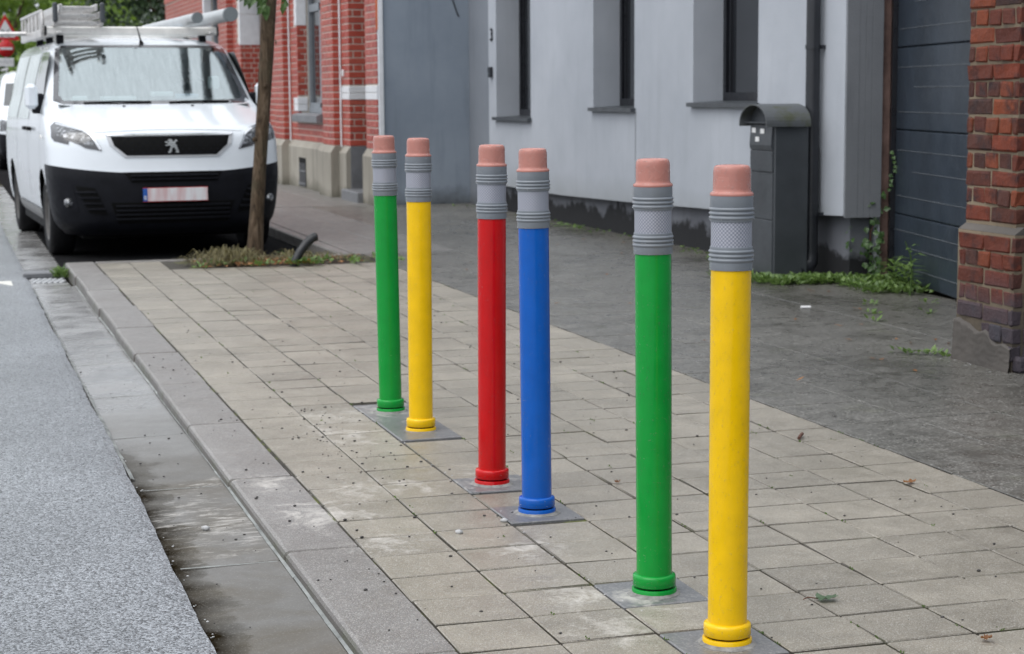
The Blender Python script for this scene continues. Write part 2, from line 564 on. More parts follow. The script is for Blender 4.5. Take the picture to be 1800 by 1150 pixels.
MAT['wood_post'] = plain('weathered_wood', (.26, .165, .14), .7, .35, 7, .5, 35)


def bark():
    b = NB('bark')
    v = b.map(b.obj(), (22, 22, 5))
    n = b.noise(1.4, 6, .7, vec=v, dist=.6)
    c = b.ramp(n, [(.32, (.016, .011, .007)), (.5, (.080, .054, .033)), (.68, (.17, .125, .085))])
    c = b.mix(b.lin(b.noise(5, 4), .5, .75, 0, .4), c, (.07, .075, .045))
    return b.set(col=c, rough=.85, normal=b.bump(n, 1.0, .025), spec=.25)


MAT['bark'] = bark()


def leaf_mat(name, a, c, rough=.4, trans=.25):
    b = NB(name)
    col = b.mix(b.rnd(), a, c)
    col = b.mix(b.lin(b.noise(.6, 3), .35, .65, 0, .35), col, scale_col(a, .6))
    b.set(col=col, rough=rough, spec=.5)
    t = b.n('ShaderNodeBsdfTranslucent'); b.put(t.inputs['Color'], b.mix(.5, col, scale_col(c, 1.5)))
    m = b.n('ShaderNodeMixShader'); m.inputs[0].default_value = trans
    b.t.links.new(b.p.outputs[0], m.inputs[1]); b.t.links.new(t.outputs[0], m.inputs[2]); b.t.links.new(m.outputs[0], b.out.inputs[0])
    return b.m


MAT['leaf_street'] = leaf_mat('street_tree_leaf', (.035, .085, .018), (.10, .19, .04))
MAT['leaf_bright'] = leaf_mat('bright_leaf', (.085, .165, .018), (.20, .30, .045), .5, .35)
MAT['leaf_dark'] = leaf_mat('dark_leaf', (.014, .032, .014), (.045, .08, .03), .45, .2)
MAT['weed'] = leaf_mat('weed_leaf', (.07, .135, .028), (.18, .28, .07), .45)
MAT['ivy'] = leaf_mat('ivy_leaf', (.03, .07, .018), (.08, .16, .04), .4)
MAT['dry_grass'] = leaf_mat('dry_grass', (.06, .052, .022), (.22, .19, .085), .7)
MAT['dead_leaf'] = leaf_mat('dead_leaf', (.17, .065, .02), (.36, .17, .06), .6)
MAT['green_leaf'] = leaf_mat('fallen_green_leaf', (.07, .12, .06), (.13, .20, .11), .5)
MAT['twig'] = plain('twig', (.10, .045, .03), .8, .4, 30)
MAT['pebble_dark'] = plain('dark_grit', (.035, .032, .03), .6, .4, 50)
MAT['pebble_pale'] = plain('pale_pebble', (.42, .42, .42), .6, .25, 60, .4, 90)


# bollard paint
def paint(name, col, rough=.11):
    b = NB(name)
    n = b.noise(18, 3)
    f = b.noise(140, 2)
    c = b.mix(b.lin(n, .3, .7), scale_col(col, .93), scale_col(col, 1.05))
    x, y, z = b.sep(b.pos())
    c = b.mix(b.lin(b.math('ADD', z, b.math('MULTIPLY', b.noise(60, 4), -.012)), .002, -.008, 0, .45), c, (.3, .29, .27))
    return b.set(col=c, rough=b.lin(n, .3, .7, rough, rough + .10), spec=.34, normal=b.bump(b.math('ADD', n, b.math('MULTIPLY', f, .35)), .07, .004))


MAT['paint_green'] = paint('green_paint', (.003, .275, .036))
MAT['paint_yellow'] = paint('yellow_paint', (.80, .49, .002))
MAT['paint_red'] = paint('red_paint', (.50, .003, .004))
MAT['paint_blue'] = paint('blue_paint', (.003, .095, .43))
MAT['eraser'] = paint('pink_eraser_paint', (.43, .185, .150), .22)
MAT['ferrule'] = paint('grey_sleeve_plastic', (.19, .208, .23), .28)


def band_mat():
    b = NB('reflective_band')
    v = b.map(b.uv(), (1, 1, 1), (0, 0, math.radians(45)))
    d = b.voro(165, vec=v, rand=.06)
    c = b.ramp(d, [(.10, (.46, .47, .52)), (.40, (.30, .31, .36)), (.60, (.16, .17, .21))])
    c = b.mix(b.lin(b.noise(20, 4), .35, .7, 0, .25), c, (.30, .31, .35))
    return b.set(col=c, rough=.35, metal=.15, normal=b.bump(d, .2, .002))


MAT['band'] = band_mat()


def water_mat():
    b = NB('water_drop')
    gl = b.n('ShaderNodeBsdfGlossy'); gl.inputs['Roughness'].default_value = .08
    tr = b.n('ShaderNodeBsdfTransparent'); tr.inputs['Color'].default_value = (.97, .98, .98, 1)
    lw = b.n('ShaderNodeLayerWeight'); lw.inputs['Blend'].default_value = .5
    m = b.n('ShaderNodeMixShader')
    b.put(m.inputs[0], b.lin(lw.outputs['Facing'], .0, 1.0, .10, .34))
    b.t.links.new(tr.outputs[0], m.inputs[1]); b.t.links.new(gl.outputs[0], m.inputs[2]); b.t.links.new(m.outputs[0], b.out.inputs[0])
    return b.m


MAT['water'] = water_mat()

# vehicles
def car_paint(name, col):
    b = NB(name)
    n = b.noise(2.0, 5, .6)
    x, y, z = b.sep(b.pos())
    c = b.mix(b.lin(n, .45, .75, 0, .12), col, scale_col(col, .7))
    c = b.mix(b.math('MULTIPLY', b.lin(z, .75, .1), b.lin(b.noise(6, 5, .7), .4, .7, 0, .35)), c, (.30, .29, .27))
    return b.set(col=c, rough=.22, coat=.7, coat_rough=.06, spec=.5)


MAT['van_white'] = car_paint('van_white_paint', (.73, .77, .81))
MAT['van_black'] = plain('black_bumper_plastic', (.0070, .0075, .0105), .5, .25, 8, .25, 160, spec=.16)
MAT['van_gap'] = plain('black_gap', (.004, .004, .004), .6, spec=.1)
MAT['tyre'] = plain('tyre_rubber', (.008, .008, .009), .7, .3, 20, spec=.2)
MAT['rim'] = plain('dull_steel_rim', (.11, .105, .10), .5, .3, 20, metal=.4)
MAT['chrome'] = plain('chrome_trim', (.62, .63, .65), .18, .05, metal=.9)
MAT['alu'] = plain('aluminium', (.62, .60, .58), .34, .18, 9, metal=.75)
MAT['alu_white'] = plain('white_rack_bar', (.82, .80, .76), .35, .1, 9, metal=.1)
MAT['grey_tube'] = plain('grey_storage_tube', (.42, .44, .45), .4, .1, 5)
MAT['tube_cap'] = plain('grey_tube_cap', (.17, .19, .20), .5, .1, 5)
MAT['seat'] = plain('grey_seat_fabric', (.11, .125, .13), .9, .15)
MAT['dash'] = plain('dashboard_plastic', (.10, .115, .12), .6, .15)
MAT['paper'] = plain('paper', (.72, .78, .82), .7, .05)
MAT['blue_item'] = plain('blue_cloth', (.25, .42, .60), .7, .1)


def windscreen():
    b = NB('windscreen_glass')
    # rain film: the reflection is broken by vertical runs of water
    runs = b.noise(4.0, 5, .65, vec=b.map(b.obj(), (16, 1.2, .9)))
    big = b.noise(1.2, 3, vec=b.obj())
    gl = b.n('ShaderNodeBsdfGlossy')
    gl.inputs['Color'].default_value = (.86, .95, .96, 1)
    b.put(gl.inputs['Roughness'], b.lin(runs, .45, .75, .03, .12))
    b.put(gl.inputs['Normal'], b.bump(runs, .05, .01))
    tr = b.n('ShaderNodeBsdfTransparent'); tr.inputs['Color'].default_value = (.72, .82, .80, 1)
    lw = b.n('ShaderNodeLayerWeight'); lw.inputs['Blend'].default_value = .45
    m = b.n('ShaderNodeMixShader')
    b.put(m.inputs[0], b.math('ADD', b.math('MULTIPLY', lw.outputs['Fresnel'], .45), b.lin(runs, .3, .7, .27, .37), clamp=True))
    b.t.links.new(tr.outputs[0], m.inputs[1]); b.t.links.new(gl.outputs[0], m.inputs[2]); b.t.links.new(m.outputs[0], b.out.inputs[0])
    return b.m


MAT['windscreen'] = windscreen()
MAT['dark_glass'] = glass_pane('tinted_glass', (.022, .026, .026), .06)
MAT['lamp'] = (lambda b: b.set(col=b.ramp(b.voro(55, vec=b.obj(), out='Color'), [(.2, (.02, .02, .022)), (.6, (.10, .105, .11)), (.95, (.38, .39, .42))]), rough=.12, metal=.4, coat=1.0, coat_rough=.02))(NB('headlamp_glass'))
MAT['lamp_bezel'] = plain('lamp_bezel', (.05, .05, .055), .2, .2, coat=.8)


def plate_mat():
    b = NB('number_plate')
    x, y, z = b.sep(b.obj())
    n = b.noise(2.2, 2, .5, vec=b.map(b.obj(), (6, 1, 1.0)))
    c = b.mix(b.lin(n, .42, .60, 0, .75), (.74, .73, .74), (.60, .36, .36))
    return b.set(col=c, rough=.35)


MAT['plate'] = plate_mat()
MAT['plate_blue'] = plain('plate_blue', (.02, .10, .38), .35)
MAT['sign_red'] = plain('sign_red', (.50, .012, .014), .4)
MAT['sign_white'] = plain('sign_white', (.72, .72, .72), .45, .05)
MAT['sign_black'] = plain('sign_black', (.02, .02, .025), .5)
MAT['sign_blue'] = plain('sign_blue', (.03, .16, .55), .4)
MAT['galv'] = plain('galvanised_steel', (.38, .39, .40), .45, .15, metal=.5)
MAT['hose'] = plain('black_ribbed_pipe', (.012, .013, .015), .45, .3)
MAT['iron'] = plain('cast_iron', (.045, .043, .045), .4, .4, 30, .5, 60, metal=.4)
MAT['road_paint'] = plain('worn_road_paint', (.62, .61, .56), .6, .1, 20, .4, 120)

# ------------------------------------------------------------------ the ground
def zr(y):
    """level of gutter and carriageway: the kerb upstand grows towards the parking bay"""
    return -.034 - .0058 * min(max(y - 6.0, 0.0), 9.5)


EDGE_X, GUT_X0, KERB_X0, TILE_X0 = .545, .53, .839, 1.054
TILE_END = 14.16

# carriageway: a sheet to the horizon, its near edge ragged where it meets the gutter
m = MB()
ys = [-8, 0, 2.5] + [3 + .06 * i for i in range(int(17 / .06))] + [20.2, 24, 30, 40, 60, 90, 140, 260, 500]
jag = 0.0
rows = []
for y in ys:
    jag = .80 * jag + random.uniform(-.003, .003)
    e = EDGE_X + jag
    z = zr(y) + .016
    rows.append([(-400 if y > 30 else -60, y, z), (-3, y, z), (-.6, y, z + .015), (e - .03, y, z), (e, y, z - .004), (e + .004, y, z - .05)])
vs = [p for r in rows for p in r]
k = len(rows[0])
fs = [(i * k + j, i * k + j + 1, (i + 1) * k + j + 1, (i + 1) * k + j) for i in range(len(rows) - 1) for j in range(k - 1)]
m.add(vs, fs)
tag(m.build('road', MAT['asphalt']), kind='structure')

# terrain under and beyond everything
m = MB(); m.add([(-500, -30, -.32), (500, -30, -.32), (500, 900, -.32), (-500, 900, -.32)], [(0, 1, 2, 3)])
tag(m.build('ground', MAT['soil']), kind='structure')

# painted marking on the road by the drain
m = MB()
for (x0, x1, y0, y1) in ((.10, .425, 12.66, 13.50),):
    z = zr(13) + .0165
    m.add([(x0, y0, z), (x1, y0 + .02, z), (x1, y1, z), (x0, y1, z)], [(0, 1, 2, 3)])
tag(m.build('road_marking', MAT['road_paint']), kind='structure')

# gutter slabs
gut = empty('gutter'); tag(gut, kind='structure')
KJ = [1.85, 2.87, 3.88, 4.90, 5.91, 6.95, 7.99, 9.01, 10.04, 11.07, 12.10, 13.10]
GJ = [1.75, 2.76, 3.80, 4.93, 5.97, 6.98, 8.00, 9.06, 10.1, 11.1, 12.12, 13.10]
m = MB()
for a, b_ in list(zip(GJ[:-1], GJ[1:])) + [(14.25 + i * 1.02, 14.25 + (i + 1) * 1.02) for i in range(14)]:
    q = MB()
    g = .004
    z0, z1 = zr(a), zr(b_)
    hy = (b_ - a) / 2 - g
    tilt = random.uniform(-.0015, .0015)
    prof = [(GUT_X0 - .03, -.12), (KERB_X0 - .002, -.12), (KERB_X0 - .002, .001 + tilt), (KERB_X0 - .006, .003 + tilt), (GUT_X0 - .024, -.005), (GUT_X0 - .03, -.012)]
    yy = [a + g, a + g + .006, b_ - g - .006, b_ - g]
    dz = [-.005, 0, 0, -.005]
    vs = [(px_, y, (zr(y) + pz + (dz[i] if pz > -.1 else 0))) for i, y in enumerate(yy) for (px_, pz) in prof]
    n = len(prof)
    fs = [(i * n + j, i * n + (j + 1) % n, (i + 1) * n + (j + 1) % n, (i + 1) * n + j) for i in range(3) for j in range(n)]
    fs = [tuple(reversed(f)) for f in fs]
    fs += [tuple(range(n)), tuple(reversed(range(3 * n, 4 * n)))]
    q.add(vs, fs)
    q.build('gutter_slab', MAT['gutter'], gut)
m = MB()
for i in range(60):
    y0 = 2 + i * .21
    w = random.uniform(.003, .006)
    z0, z1 = zr(y0) + .0045, zr(y0 + .21) + .0045
    m.add([(KERB_X0 - w, y0, z0), (KERB_X0 + .004, y0, z0 + .004), (KERB_X0 + .004, y0 + .21, z1 + .004), (KERB_X0 - random.uniform(.003, .006), y0 + .21, z1)], [(0, 1, 2, 3)])
m.build('mortar_joint', MAT['mortar_line'], gut)
m = MB()
for i in range(36):
    y0 = 6.15 + i * .19
    w = random.uniform(.004, .010)
    z0, z1 = zr(y0) + .0035, zr(y0 + .19) + .0035
    m.add([(EDGE_X + .004, y0, z0 + .006), (EDGE_X + .010 + w, y0, z0), (EDGE_X + .010 + random.uniform(.003, .010), y0 + .19, z1), (EDGE_X + .004, y0 + .19, z1 + .006)], [(0, 1, 2, 3)])
m.build('pale_edge_line', MAT['mortar_line'], gut)  # ragged pale line along the asphalt edge
for yj in GJ[1:-1]:
    m = MB()
    for k in range(10):
        xa = EDGE_X + .02 + (KERB_X0 - EDGE_X - .03) * k / 10; xb = EDGE_X + .02 + (KERB_X0 - EDGE_X - .03) * (k + 1) / 10
        wa = random.uniform(.0025, .005)
        m.add([(xa, yj - wa, zr(yj) + .0015), (xb, yj - wa, zr(yj) + .0015), (xb, yj + wa, zr(yj) + .0015), (xa, yj + wa, zr(yj) + .0015)], [(0, 1, 2, 3)])
    m.build('cross_joint', MAT['mortar_line'], gut)
m = MB(); m.box(GUT_X0 - .06, KERB_X0 + .05, 1.5, 30, -.26, -.13); m.build('gutter_bed', MAT['joint'], gut)

# kerb stones
ker = empty('kerb'); tag(ker, kind='structure')
KP = [(KERB_X0, -.16), (KERB_X0 + .002, -.030), (KERB_X0 + .004, -.011), (KERB_X0 + .009, -.004), (KERB_X0 + .018, 0.0), (TILE_X0 - .008, 0.0), (TILE_X0 - .004, -.004), (TILE_X0 - .004, -.16)]


def kerb_stone(a, b_):
    q = MB()
    n = len(KP)
    yy = [a, a + .006, b_ - .006, b_]
    dx, dz = random.uniform(-.004, .004), random.uniform(-.0035, .0025)
    sl = random.uniform(-.002, .002)
    vs = []
    for i, y in enumerate(yy):
        s = .006 if i in (0, 3) else 0
        for (px_, pz) in KP:
            vs.append((px_ + dx + (s if px_ < .9 else -s * .3), y, pz + dz + (sl * (i > 1)) - (s if pz > -.1 else 0)))
    fs = [tuple(reversed((i * n + j, i * n + (j + 1) % n, (i + 1) * n + (j + 1) % n, (i + 1) * n + j))) for i in range(3) for j in range(n)]
    fs = [tuple(reversed(f)) for f in fs]
    fs += [tuple(reversed(range(n))), tuple(range(3 * n, 4 * n))]
    q.add(vs, [tuple(reversed(f)) for f in fs])
    return q.build('kerb_stone', MAT['kerb'], ker)


for a, b_ in zip(KJ[:-1], KJ[1:]):
    kerb_stone(a + .004, b_ - .004)
kerb_stone(13.104, TILE_END)
# the return of the kerb along the parking bay
for x0, x1 in ((TILE_X0 + .002, 1.74), (1.746, 2.4), (2.406, 2.93)):
    q = MB(); q.cbox((x0 + x1) / 2, TILE_END - .045, -.079, (x1 - x0) / 2, .045, .08, .008); q.build('kerb_stone', MAT['kerb'], ker)
yk = TILE_END
while yk < 40:
    q = MB(); q.cbox(2.975, yk + .5, -.085, .05, .497, .085, .01); q.build('kerb_stone', MAT['far_slab'], ker)
    yk += 1.0

# paved footway: sand bed and tiles
pave = MB(); pave.box(TILE_X0 - .004, 3.09, 1.5, TILE_END - .09, -.20, -.0075)
pave = pave.build('pavement', MAT['joint']); tag(pave, kind='structure')
COLX = [1.054, 1.290, 1.524, 1.751, 1.985, 2.215, 2.443, 2.662, 2.868, 3.082]
ROW0, T = 3.6374, .2252
tile_mesh = {}


def tile_me(w, h, var):
    key = (round(w, 3), round(h, 3), var)
    if key not in tile_mesh:
        q = MB(); q.cbox(0, 0, -.02, w / 2 - .0027, h / 2 - .0032, .02, .0030, .0008)
        tile_mesh[key] = q.mesh('paving_tile', MAT['tile'])
    return tile_mesh[key]


BOL = [(1.636, 6.999), (1.642, 6.541), (1.628, 5.566), (1.6386, 5.131), (1.6434, 4.1926), (1.6439, 3.7444)]
BCOL = ['green', 'yellow', 'red', 'blue', 'green', 'yellow']
# rows taken out for the bollards' slabs (column 2 = 1.524 .. 1.751)
SLABS = [(3.6374 + .0, .2252), (4.0878, .2252), (5.018, .2252), (5.453, .2252), (6.36, .40), (6.76, .42)]
tiles = []
for c in range(9):
    x0, x1 = COLX[c], COLX[c + 1]
    off = {0: .0, 1: .006, 2: 0, 3: .0, 4: .004, 5: .003, 6: -.004, 7: .0, 8: .005}[c]
    r = -9
    while True:
        y0 = ROW0 + T * r + off
        y1 = y0 + T
        r += 1
        if y1 > TILE_END - .07: break
        ym = (y0 + y1) / 2
        if ym > 13.22 and x1 > 1.72: continue        # tree pit
        if c == 2:
            if any(a - .06 < ym < a + h + .06 for a, h in SLABS): continue
        # only what lies inside the view cone, with a margin
        tiles.append((c, (x0 + x1) / 2, ym, x1 - x0, T))
vis = []
rest = []
for t in tiles:
    d = Vector((t[1], t[2], -CAM_H))
    zz = d.dot(_f)
    u_ = CAM_F * d.dot(_r) / zz if zz > .3 else 1e9
    v_ = CAM_F * d.dot(_u) / zz if zz > .3 else 1e9
    inside = abs(u_) < 960 and abs(v_) < 640
    (vis if inside else rest).append((t[2] ** 2, t) if inside else t)
vis.sort(key=lambda q: q[0])
near = [q[1] for q in vis[:300]]
rest += [q[1] for q in vis[300:]]


def tile_tf():
    return random.uniform(-.0012, .0012), random.uniform(-.0014, .0014), random.uniform(-.0022, .0008), random.uniform(-.005, .005), random.uniform(-.004, .004), random.uniform(-.003, .003)


for (c, x, y, w, h) in near:
    dx, dy, dz, rx, ry, rz = tile_tf()
    o = bpy.data.objects.new('paving_tile', tile_me(w, h, random.randrange(3)))
    o.location = (x + dx, y + dy, dz); o.rotation_euler = (rx, ry, rz)
    link(o, pave)
q = MB()
for (c, x, y, w, h) in rest:
    dx, dy, dz, rx, ry, rz = tile_tf()
    q.cbox(x + dx, y + dy, -.02 + dz, w / 2 - .003, h / 2 - .003, .02, .003, 0, Matrix.Rotation(rx, 3, 'X') @ Matrix.Rotation(rz, 3, 'Z'))
tag(q.build('paving_tiles', MAT['tile'], pave), kind='stuff')
# fillers and the grey slabs that carry the bollards
for i, (a, h) in enumerate(SLABS):
    q = MB(); q.cbox(0, 0, -.02, .2235 / 2, h / 2 - .003, .0207, .003, .0006)
    o = q.build('bollard_slab', MAT['bollard_slab'], pave, (1.6375, a + h / 2, .0 if i not in (4,) else .004))
    o.rotation_euler = (random.uniform(-.004, .004), random.uniform(-.004, .004), random.uniform(-.006, .006))
q = MB()
edges = [3.6374 - 9 * T] + []
gaps = [(3.8626, 4.0878), (4.313, 5.018), (5.2432, 5.453), (5.6782, 6.36), (7.18, 7.46)]
for (a, b_) in gaps:
    # tiles re-laid between the slabs where the regular rows were taken out
    n = max(1, round((b_ - a) / T))
    hh = (b_ - a) / n
    for i in range(n):
        ym = a + hh * (i + .5)
        if any(abs(t[2] - ym) < hh * .6 for t in tiles if t[0] == 2): continue
        o = bpy.data.objects.new('paving_tile', tile_me(.227, hh, 0))
        o.location = (1.6375, ym, random.uniform(-.002, 0))
        link(o, pave)

# forecourt of dark worn slabs in front of the grey house
fc = MB(); fc.box(3.086, 5.75, -6, 20.6, -.25, -.010)
fc = fc.build('forecourt', MAT['joint']); tag(fc, kind='structure')


def slabs(parent, mat, xs, y0, y1, step, gap=.0022, name='concrete_slab', dz=.0025):
    for i in range(len(xs) - 1):
        y = y0 + random.uniform(0, .2) * step
        first = True
        yy = y0
        while yy < y1 - .05:
            nx = min((y if first else yy + step * random.uniform(.97, 1.03)), y1)
            first = False
            if nx - yy < .05: yy = nx; continue
            q = MB()
            q.cbox((xs[i] + xs[i + 1]) / 2, (yy + nx) / 2, -.03 + random.uniform(-dz, dz), (xs[i + 1] - xs[i]) / 2 - gap, (nx - yy) / 2 - gap, .03, .003, 0,
                   Matrix.Rotation(random.uniform(-.0015, .0015), 3, 'X') @ Matrix.Rotation(random.uniform(-.0015, .0015), 3, 'Y'))
            q.build(name, mat, parent)
            yy = nx


slabs(fc, MAT['slab'], [3.088, 3.47, 3.85], 3.4, 14.1, .45, .0016, dz=.0012)
slabs(fc, MAT['slab'], [3.85, 4.75, 5.70], 3.4, 20.3, .9, .0018, dz=.0012)
slabs(fc, MAT['far_slab'], [3.03, 3.47, 3.85], 14.1, 20.3, .9, dz=.0015)
fw = MB(); fw.box(3.03, 4.9, 20.32, 80, -.2, -.008); fw = fw.build('footway', MAT['far_slab']); tag(fw, kind='structure')
slabs(fw, MAT['far_slab'], [3.04, 3.6, 4.2, 4.86], 20.33, 32, 1.2, dz=.002)

# parking bay and tree pit floor
m = MB(); m.add([(.84, TILE_END + .002, -.088), (2.93, TILE_END + .002, -.088), (2.93, 90, -.088), (.84, 90, -.088)], [(0, 1, 2, 3)])
tag(m.build('parking_bay', MAT['asphalt_bay_shaded']), kind='structure')
m = MB()
nx, ny = 40, 28
for j in range(ny + 1):
    for i in range(nx + 1):
        x = 1.76 + (3.05 - 1.76) * i / nx; y = 13.22 + (14.07 - 13.22) * j / ny
        e = min(i, nx - i, j, ny - j) / 8
        h = -.03 + min(e, 1) * (.030 + .035 * math.exp(-((x - 2.22) ** 2 + (y - 13.85) ** 2) / .06) + random.uniform(-.008, .010))
        m.v.append((x, y, h))
m.f = [(j * (nx + 1) + i, j * (nx + 1) + i + 1, (j + 1) * (nx + 1) + i + 1, (j + 1) * (nx + 1) + i) for j in range(ny) for i in range(nx)]
m.sm = [True] * len(m.f)
tag(m.build('tree_pit', MAT['soil']), kind='structure')

# ------------------------------------------------------------------ pencil bollards
def rib(z, h, r0, r1, n=5):
    return [(r0 + (r1 - r0) * math.sin(math.pi * i / n), z - h / 2 + h * i / n) for i in range(n + 1)]


def lathe_uv(prof, name, mat, n=48):
    q = MB(); q.lathe(prof, n)
    me = q.mesh(name, mat)
    uv = me.uv_layers.new(name='UVMap')
    R_ = prof[0][0]
    for p in me.polygons:
        for li, vi in zip(p.loop_indices, p.vertices):
            co = me.vertices[vi].co
            a = math.atan2(co.y, co.x)
            uv.data[li].uv = (a * R_, co.z)
        us = [uv.data[li].uv[0] for li in p.loop_indices]
        if max(us) - min(us) > .1:
            for li in p.loop_indices:
                if uv.data[li].uv[0] < 0: uv.data[li].uv[0] += 2 * math.pi * R_
    return me


def lathe_me(prof, name, n=48):
    q = MB(); q.lathe(prof, n)
    return q


P_LOWC = [(.0, -.012), (.0555, -.012), (.0560, -.002), (.0558, .011), (.0545, .0135), (.046, .0140)]
P_UPC = [(.046, .0180), (.0520, .0182), (.0535, .0200), (.0535, .0415), (.0520, .0455), (.0470, .0480), (.0440, .0485)]
P_GROOVE = [(.0475, .012), (.0470, .020)]
P_SHAFT = [(.0442, .044), (.0443, .30), (.0445, .60), (.0445, .846)]
P_LOWS = [(.0440, .8425), (.0468, .8425), (.0472, .844), (.0472, .8585)] + rib(.8645, .0085, .0472, .0502) + rib(.8740, .0085, .0468, .0502) + rib(.8835, .0085, .0468, .0502) + [(.0472, .8900), (.0466, .8935), (.0448, .894)]
P_BAND = [(.0450, .8925), (.0450, .9495)]
P_UPS = [(.0448, .9480), (.0466, .9485), (.0472, .9515)] + rib(.9570, .0085, .0472, .0502) + rib(.9665, .0085, .0468, .0502) + rib(.9760, .0085, .0468, .0502) + [(.0472, .9815), (.0470, 1.0060), (.0445, 1.0062)]
P_ERASE = [(.0445, 1.0045), (.0475, 1.0050), (.0480, 1.0075), (.0474, 1.0105), (.0440, 1.0125), (.0420, 1.0150), (.0414, 1.020), (.0412, 1.055), (.0405, 1.0625), (.0385, 1.0680), (.0345, 1.0710), (.025, 1.0722), (.0, 1.0725)]

me_low = {}
SHARED = {}


def part_mesh(key, prof, mat, n=48, uv=False):
    k = (key, mat.name)
    if k not in SHARED:
        SHARED[k] = lathe_uv(prof, key, mat, n) if uv else lathe_me(prof, key, n).mesh(key, mat)
        SHARED[k].set_sharp_from_angle(angle=math.radians(50))
    return SHARED[k]


def prof_r(prof, z):
    for (r0, z0), (r1, z1) in zip(prof[:-1], prof[1:]):
        if z0 <= z <= z1 and z1 > z0: return r0 + (r1 - r0) * (z - z0) / (z1 - z0)
    return None


_t = (1 + 5 ** .5) / 2
ICO_V = [Vector(v).normalized() for v in ((-1, _t, 0), (1, _t, 0), (-1, -_t, 0), (1, -_t, 0), (0, -1, _t), (0, 1, _t), (0, -1, -_t), (0, 1, -_t), (_t, 0, -1), (_t, 0, 1), (-_t, 0, -1), (-_t, 0, 1))]
ICO_F = [(0, 11, 5), (0, 5, 1), (0, 1, 7), (0, 7, 10), (0, 10, 11), (1, 5, 9), (5, 11, 4), (11, 10, 2), (10, 7, 6), (7, 1, 8), (3, 9, 4), (3, 4, 2), (3, 2, 6), (3, 6, 8), (3, 8, 9), (4, 9, 5), (2, 4, 11), (6, 2, 10), (8, 6, 7), (9, 8, 1)]


def drops(seed, count, lean):
    rr = random.Random(seed)
    q = MB()
    for i in range(count):
        u = rr.random()
        if u < .66: z = rr.uniform(.06, .842); prof = P_SHAFT
        elif u < .83: z = rr.uniform(1.016, 1.062); prof = P_ERASE
        elif u < .89: z = rr.uniform(.983, 1.004); prof = P_UPS
        elif u < .95: z = rr.uniform(.846, .858); prof = P_LOWS
        else: z = rr.uniform(.022, .041); prof = P_UPC
        r = prof_r(prof, z)
        if r is None: continue
        a = rr.uniform(0, 2 * math.pi)
        s = rr.choice((.0006, .0008, .0010, .0012, .0015)) * rr.uniform(.8, 1.15)
        n = Vector((math.cos(a), math.sin(a), 0)); t = Vector((-math.sin(a), math.cos(a), 0))
        c = n * (r + s * .15) + Vector((0, 0, z))
        st = rr.uniform(.95, 1.35)
        q.add([c + n * v.x * s * .62 + t * v.y * s + Vector((0, 0, 1)) * v.z * s * st for v in ICO_V], ICO_F, True)
    # beads along the eraser rim and under the sleeve ribs
    for z, r, nn in ((1.0668, .0392, 46), (.8705, .0492, 26), (.9535, .0496, 26), (.843, .0474, 40), (1.013, .0445, 20)):
        for i in range(nn):
            a = rr.uniform(0, 2 * math.pi); s = rr.uniform(.0008, .0018)
            n = Vector((math.cos(a), math.sin(a), 0)); t = Vector((-math.sin(a), math.cos(a), 0))
            c = n * r + Vector((0, 0, z))
            q.add([c + n * v.x * s * .8 + t * v.y * s * 1.3 + Vector((0, 0, 1)) * v.z * s for v in ICO_V], ICO_F, True)
    return q


MAT['grout'] = plain('grey_grout', (.22, .215, .205), .85, .35, 40, .6, 90)
LAB = ['green pencil bollard with pink eraser top, farthest and smallest of the six bollards',
       'yellow pencil bollard with pink eraser top between the far green bollard and the red bollard',
       'red pencil bollard with pink eraser top and grey sleeve, the only red one',
       'blue pencil bollard with pink eraser top and grey sleeve, the only blue one',
       'green pencil bollard with pink eraser top beside the nearest yellow bollard',
       'yellow pencil bollard with pink eraser top, nearest and largest of the six bollards']
LEAN = [-.0112, .004, .006, -.007, -.0075, .0038]
LEANY = [.002, -.003, .004, .0, .003, -.002]
for i, ((bx, by), colr) in enumerate(zip(BOL, BCOL)):
    root = empty('pencil_bollard', (bx, by, .0032), random.uniform(0, 6.28))
    tag(root, LAB[i], 'bollard', 'pencil bollards along the kerb')
    lean = empty('tmp')
    bpy.data.objects.remove(lean)
    root.rotation_mode = 'XYZ'
    root.rotation_euler = (Matrix.Rotation(LEAN[i], 4, 'Y') @ Matrix.Rotation(LEANY[i], 4, 'X') @ Matrix.Rotation(random.uniform(0, 6.28), 4, 'Z')).to_euler()
    pm = MAT['paint_' + colr]
    for nm, prof, mt, n in (('base_ring', P_LOWC, pm, 48), ('base_collar', P_UPC, pm, 48), ('base_groove', P_GROOVE, MAT['van_gap'], 32), ('shaft', P_SHAFT, pm, 64), ('lower_sleeve', P_LOWS, MAT['ferrule'], 64),
                            ('upper_sleeve', P_UPS, MAT['ferrule'], 64), ('eraser_cap', P_ERASE, MAT['eraser'], 56)):
        link(bpy.data.objects.new(nm, part_mesh(nm, prof, mt, n)), root)
    q = MB(); n_ = 40; r2 = random.Random(60 + i)
    ra = [.060 + .006 * r2.random() + .007 * abs(math.sin(k * .16 + i)) for k in range(n_)]
    q.add([(.054 * math.cos(2 * math.pi * k / n_), .054 * math.sin(2 * math.pi * k / n_), .0045) for k in range(n_)] + [(ra[k] * math.cos(2 * math.pi * k / n_), ra[k] * math.sin(2 * math.pi * k / n_), -.0022) for k in range(n_)],
          [(k, n_ + k, n_ + (k + 1) % n_, (k + 1) % n_) for k in range(n_)], True)
    q.build('grout_ring', MAT['grout'], root)
    link(bpy.data.objects.new('reflective_band', part_mesh('reflective_band', P_BAND, MAT['band'], 64, True)), root)
    tag(drops(100 + i, 1500 if i > 2 else 800, 0).build('water_drops', MAT['water'], root), kind='stuff')

# ------------------------------------------------------------------ bricks
BRICK_ME = {}


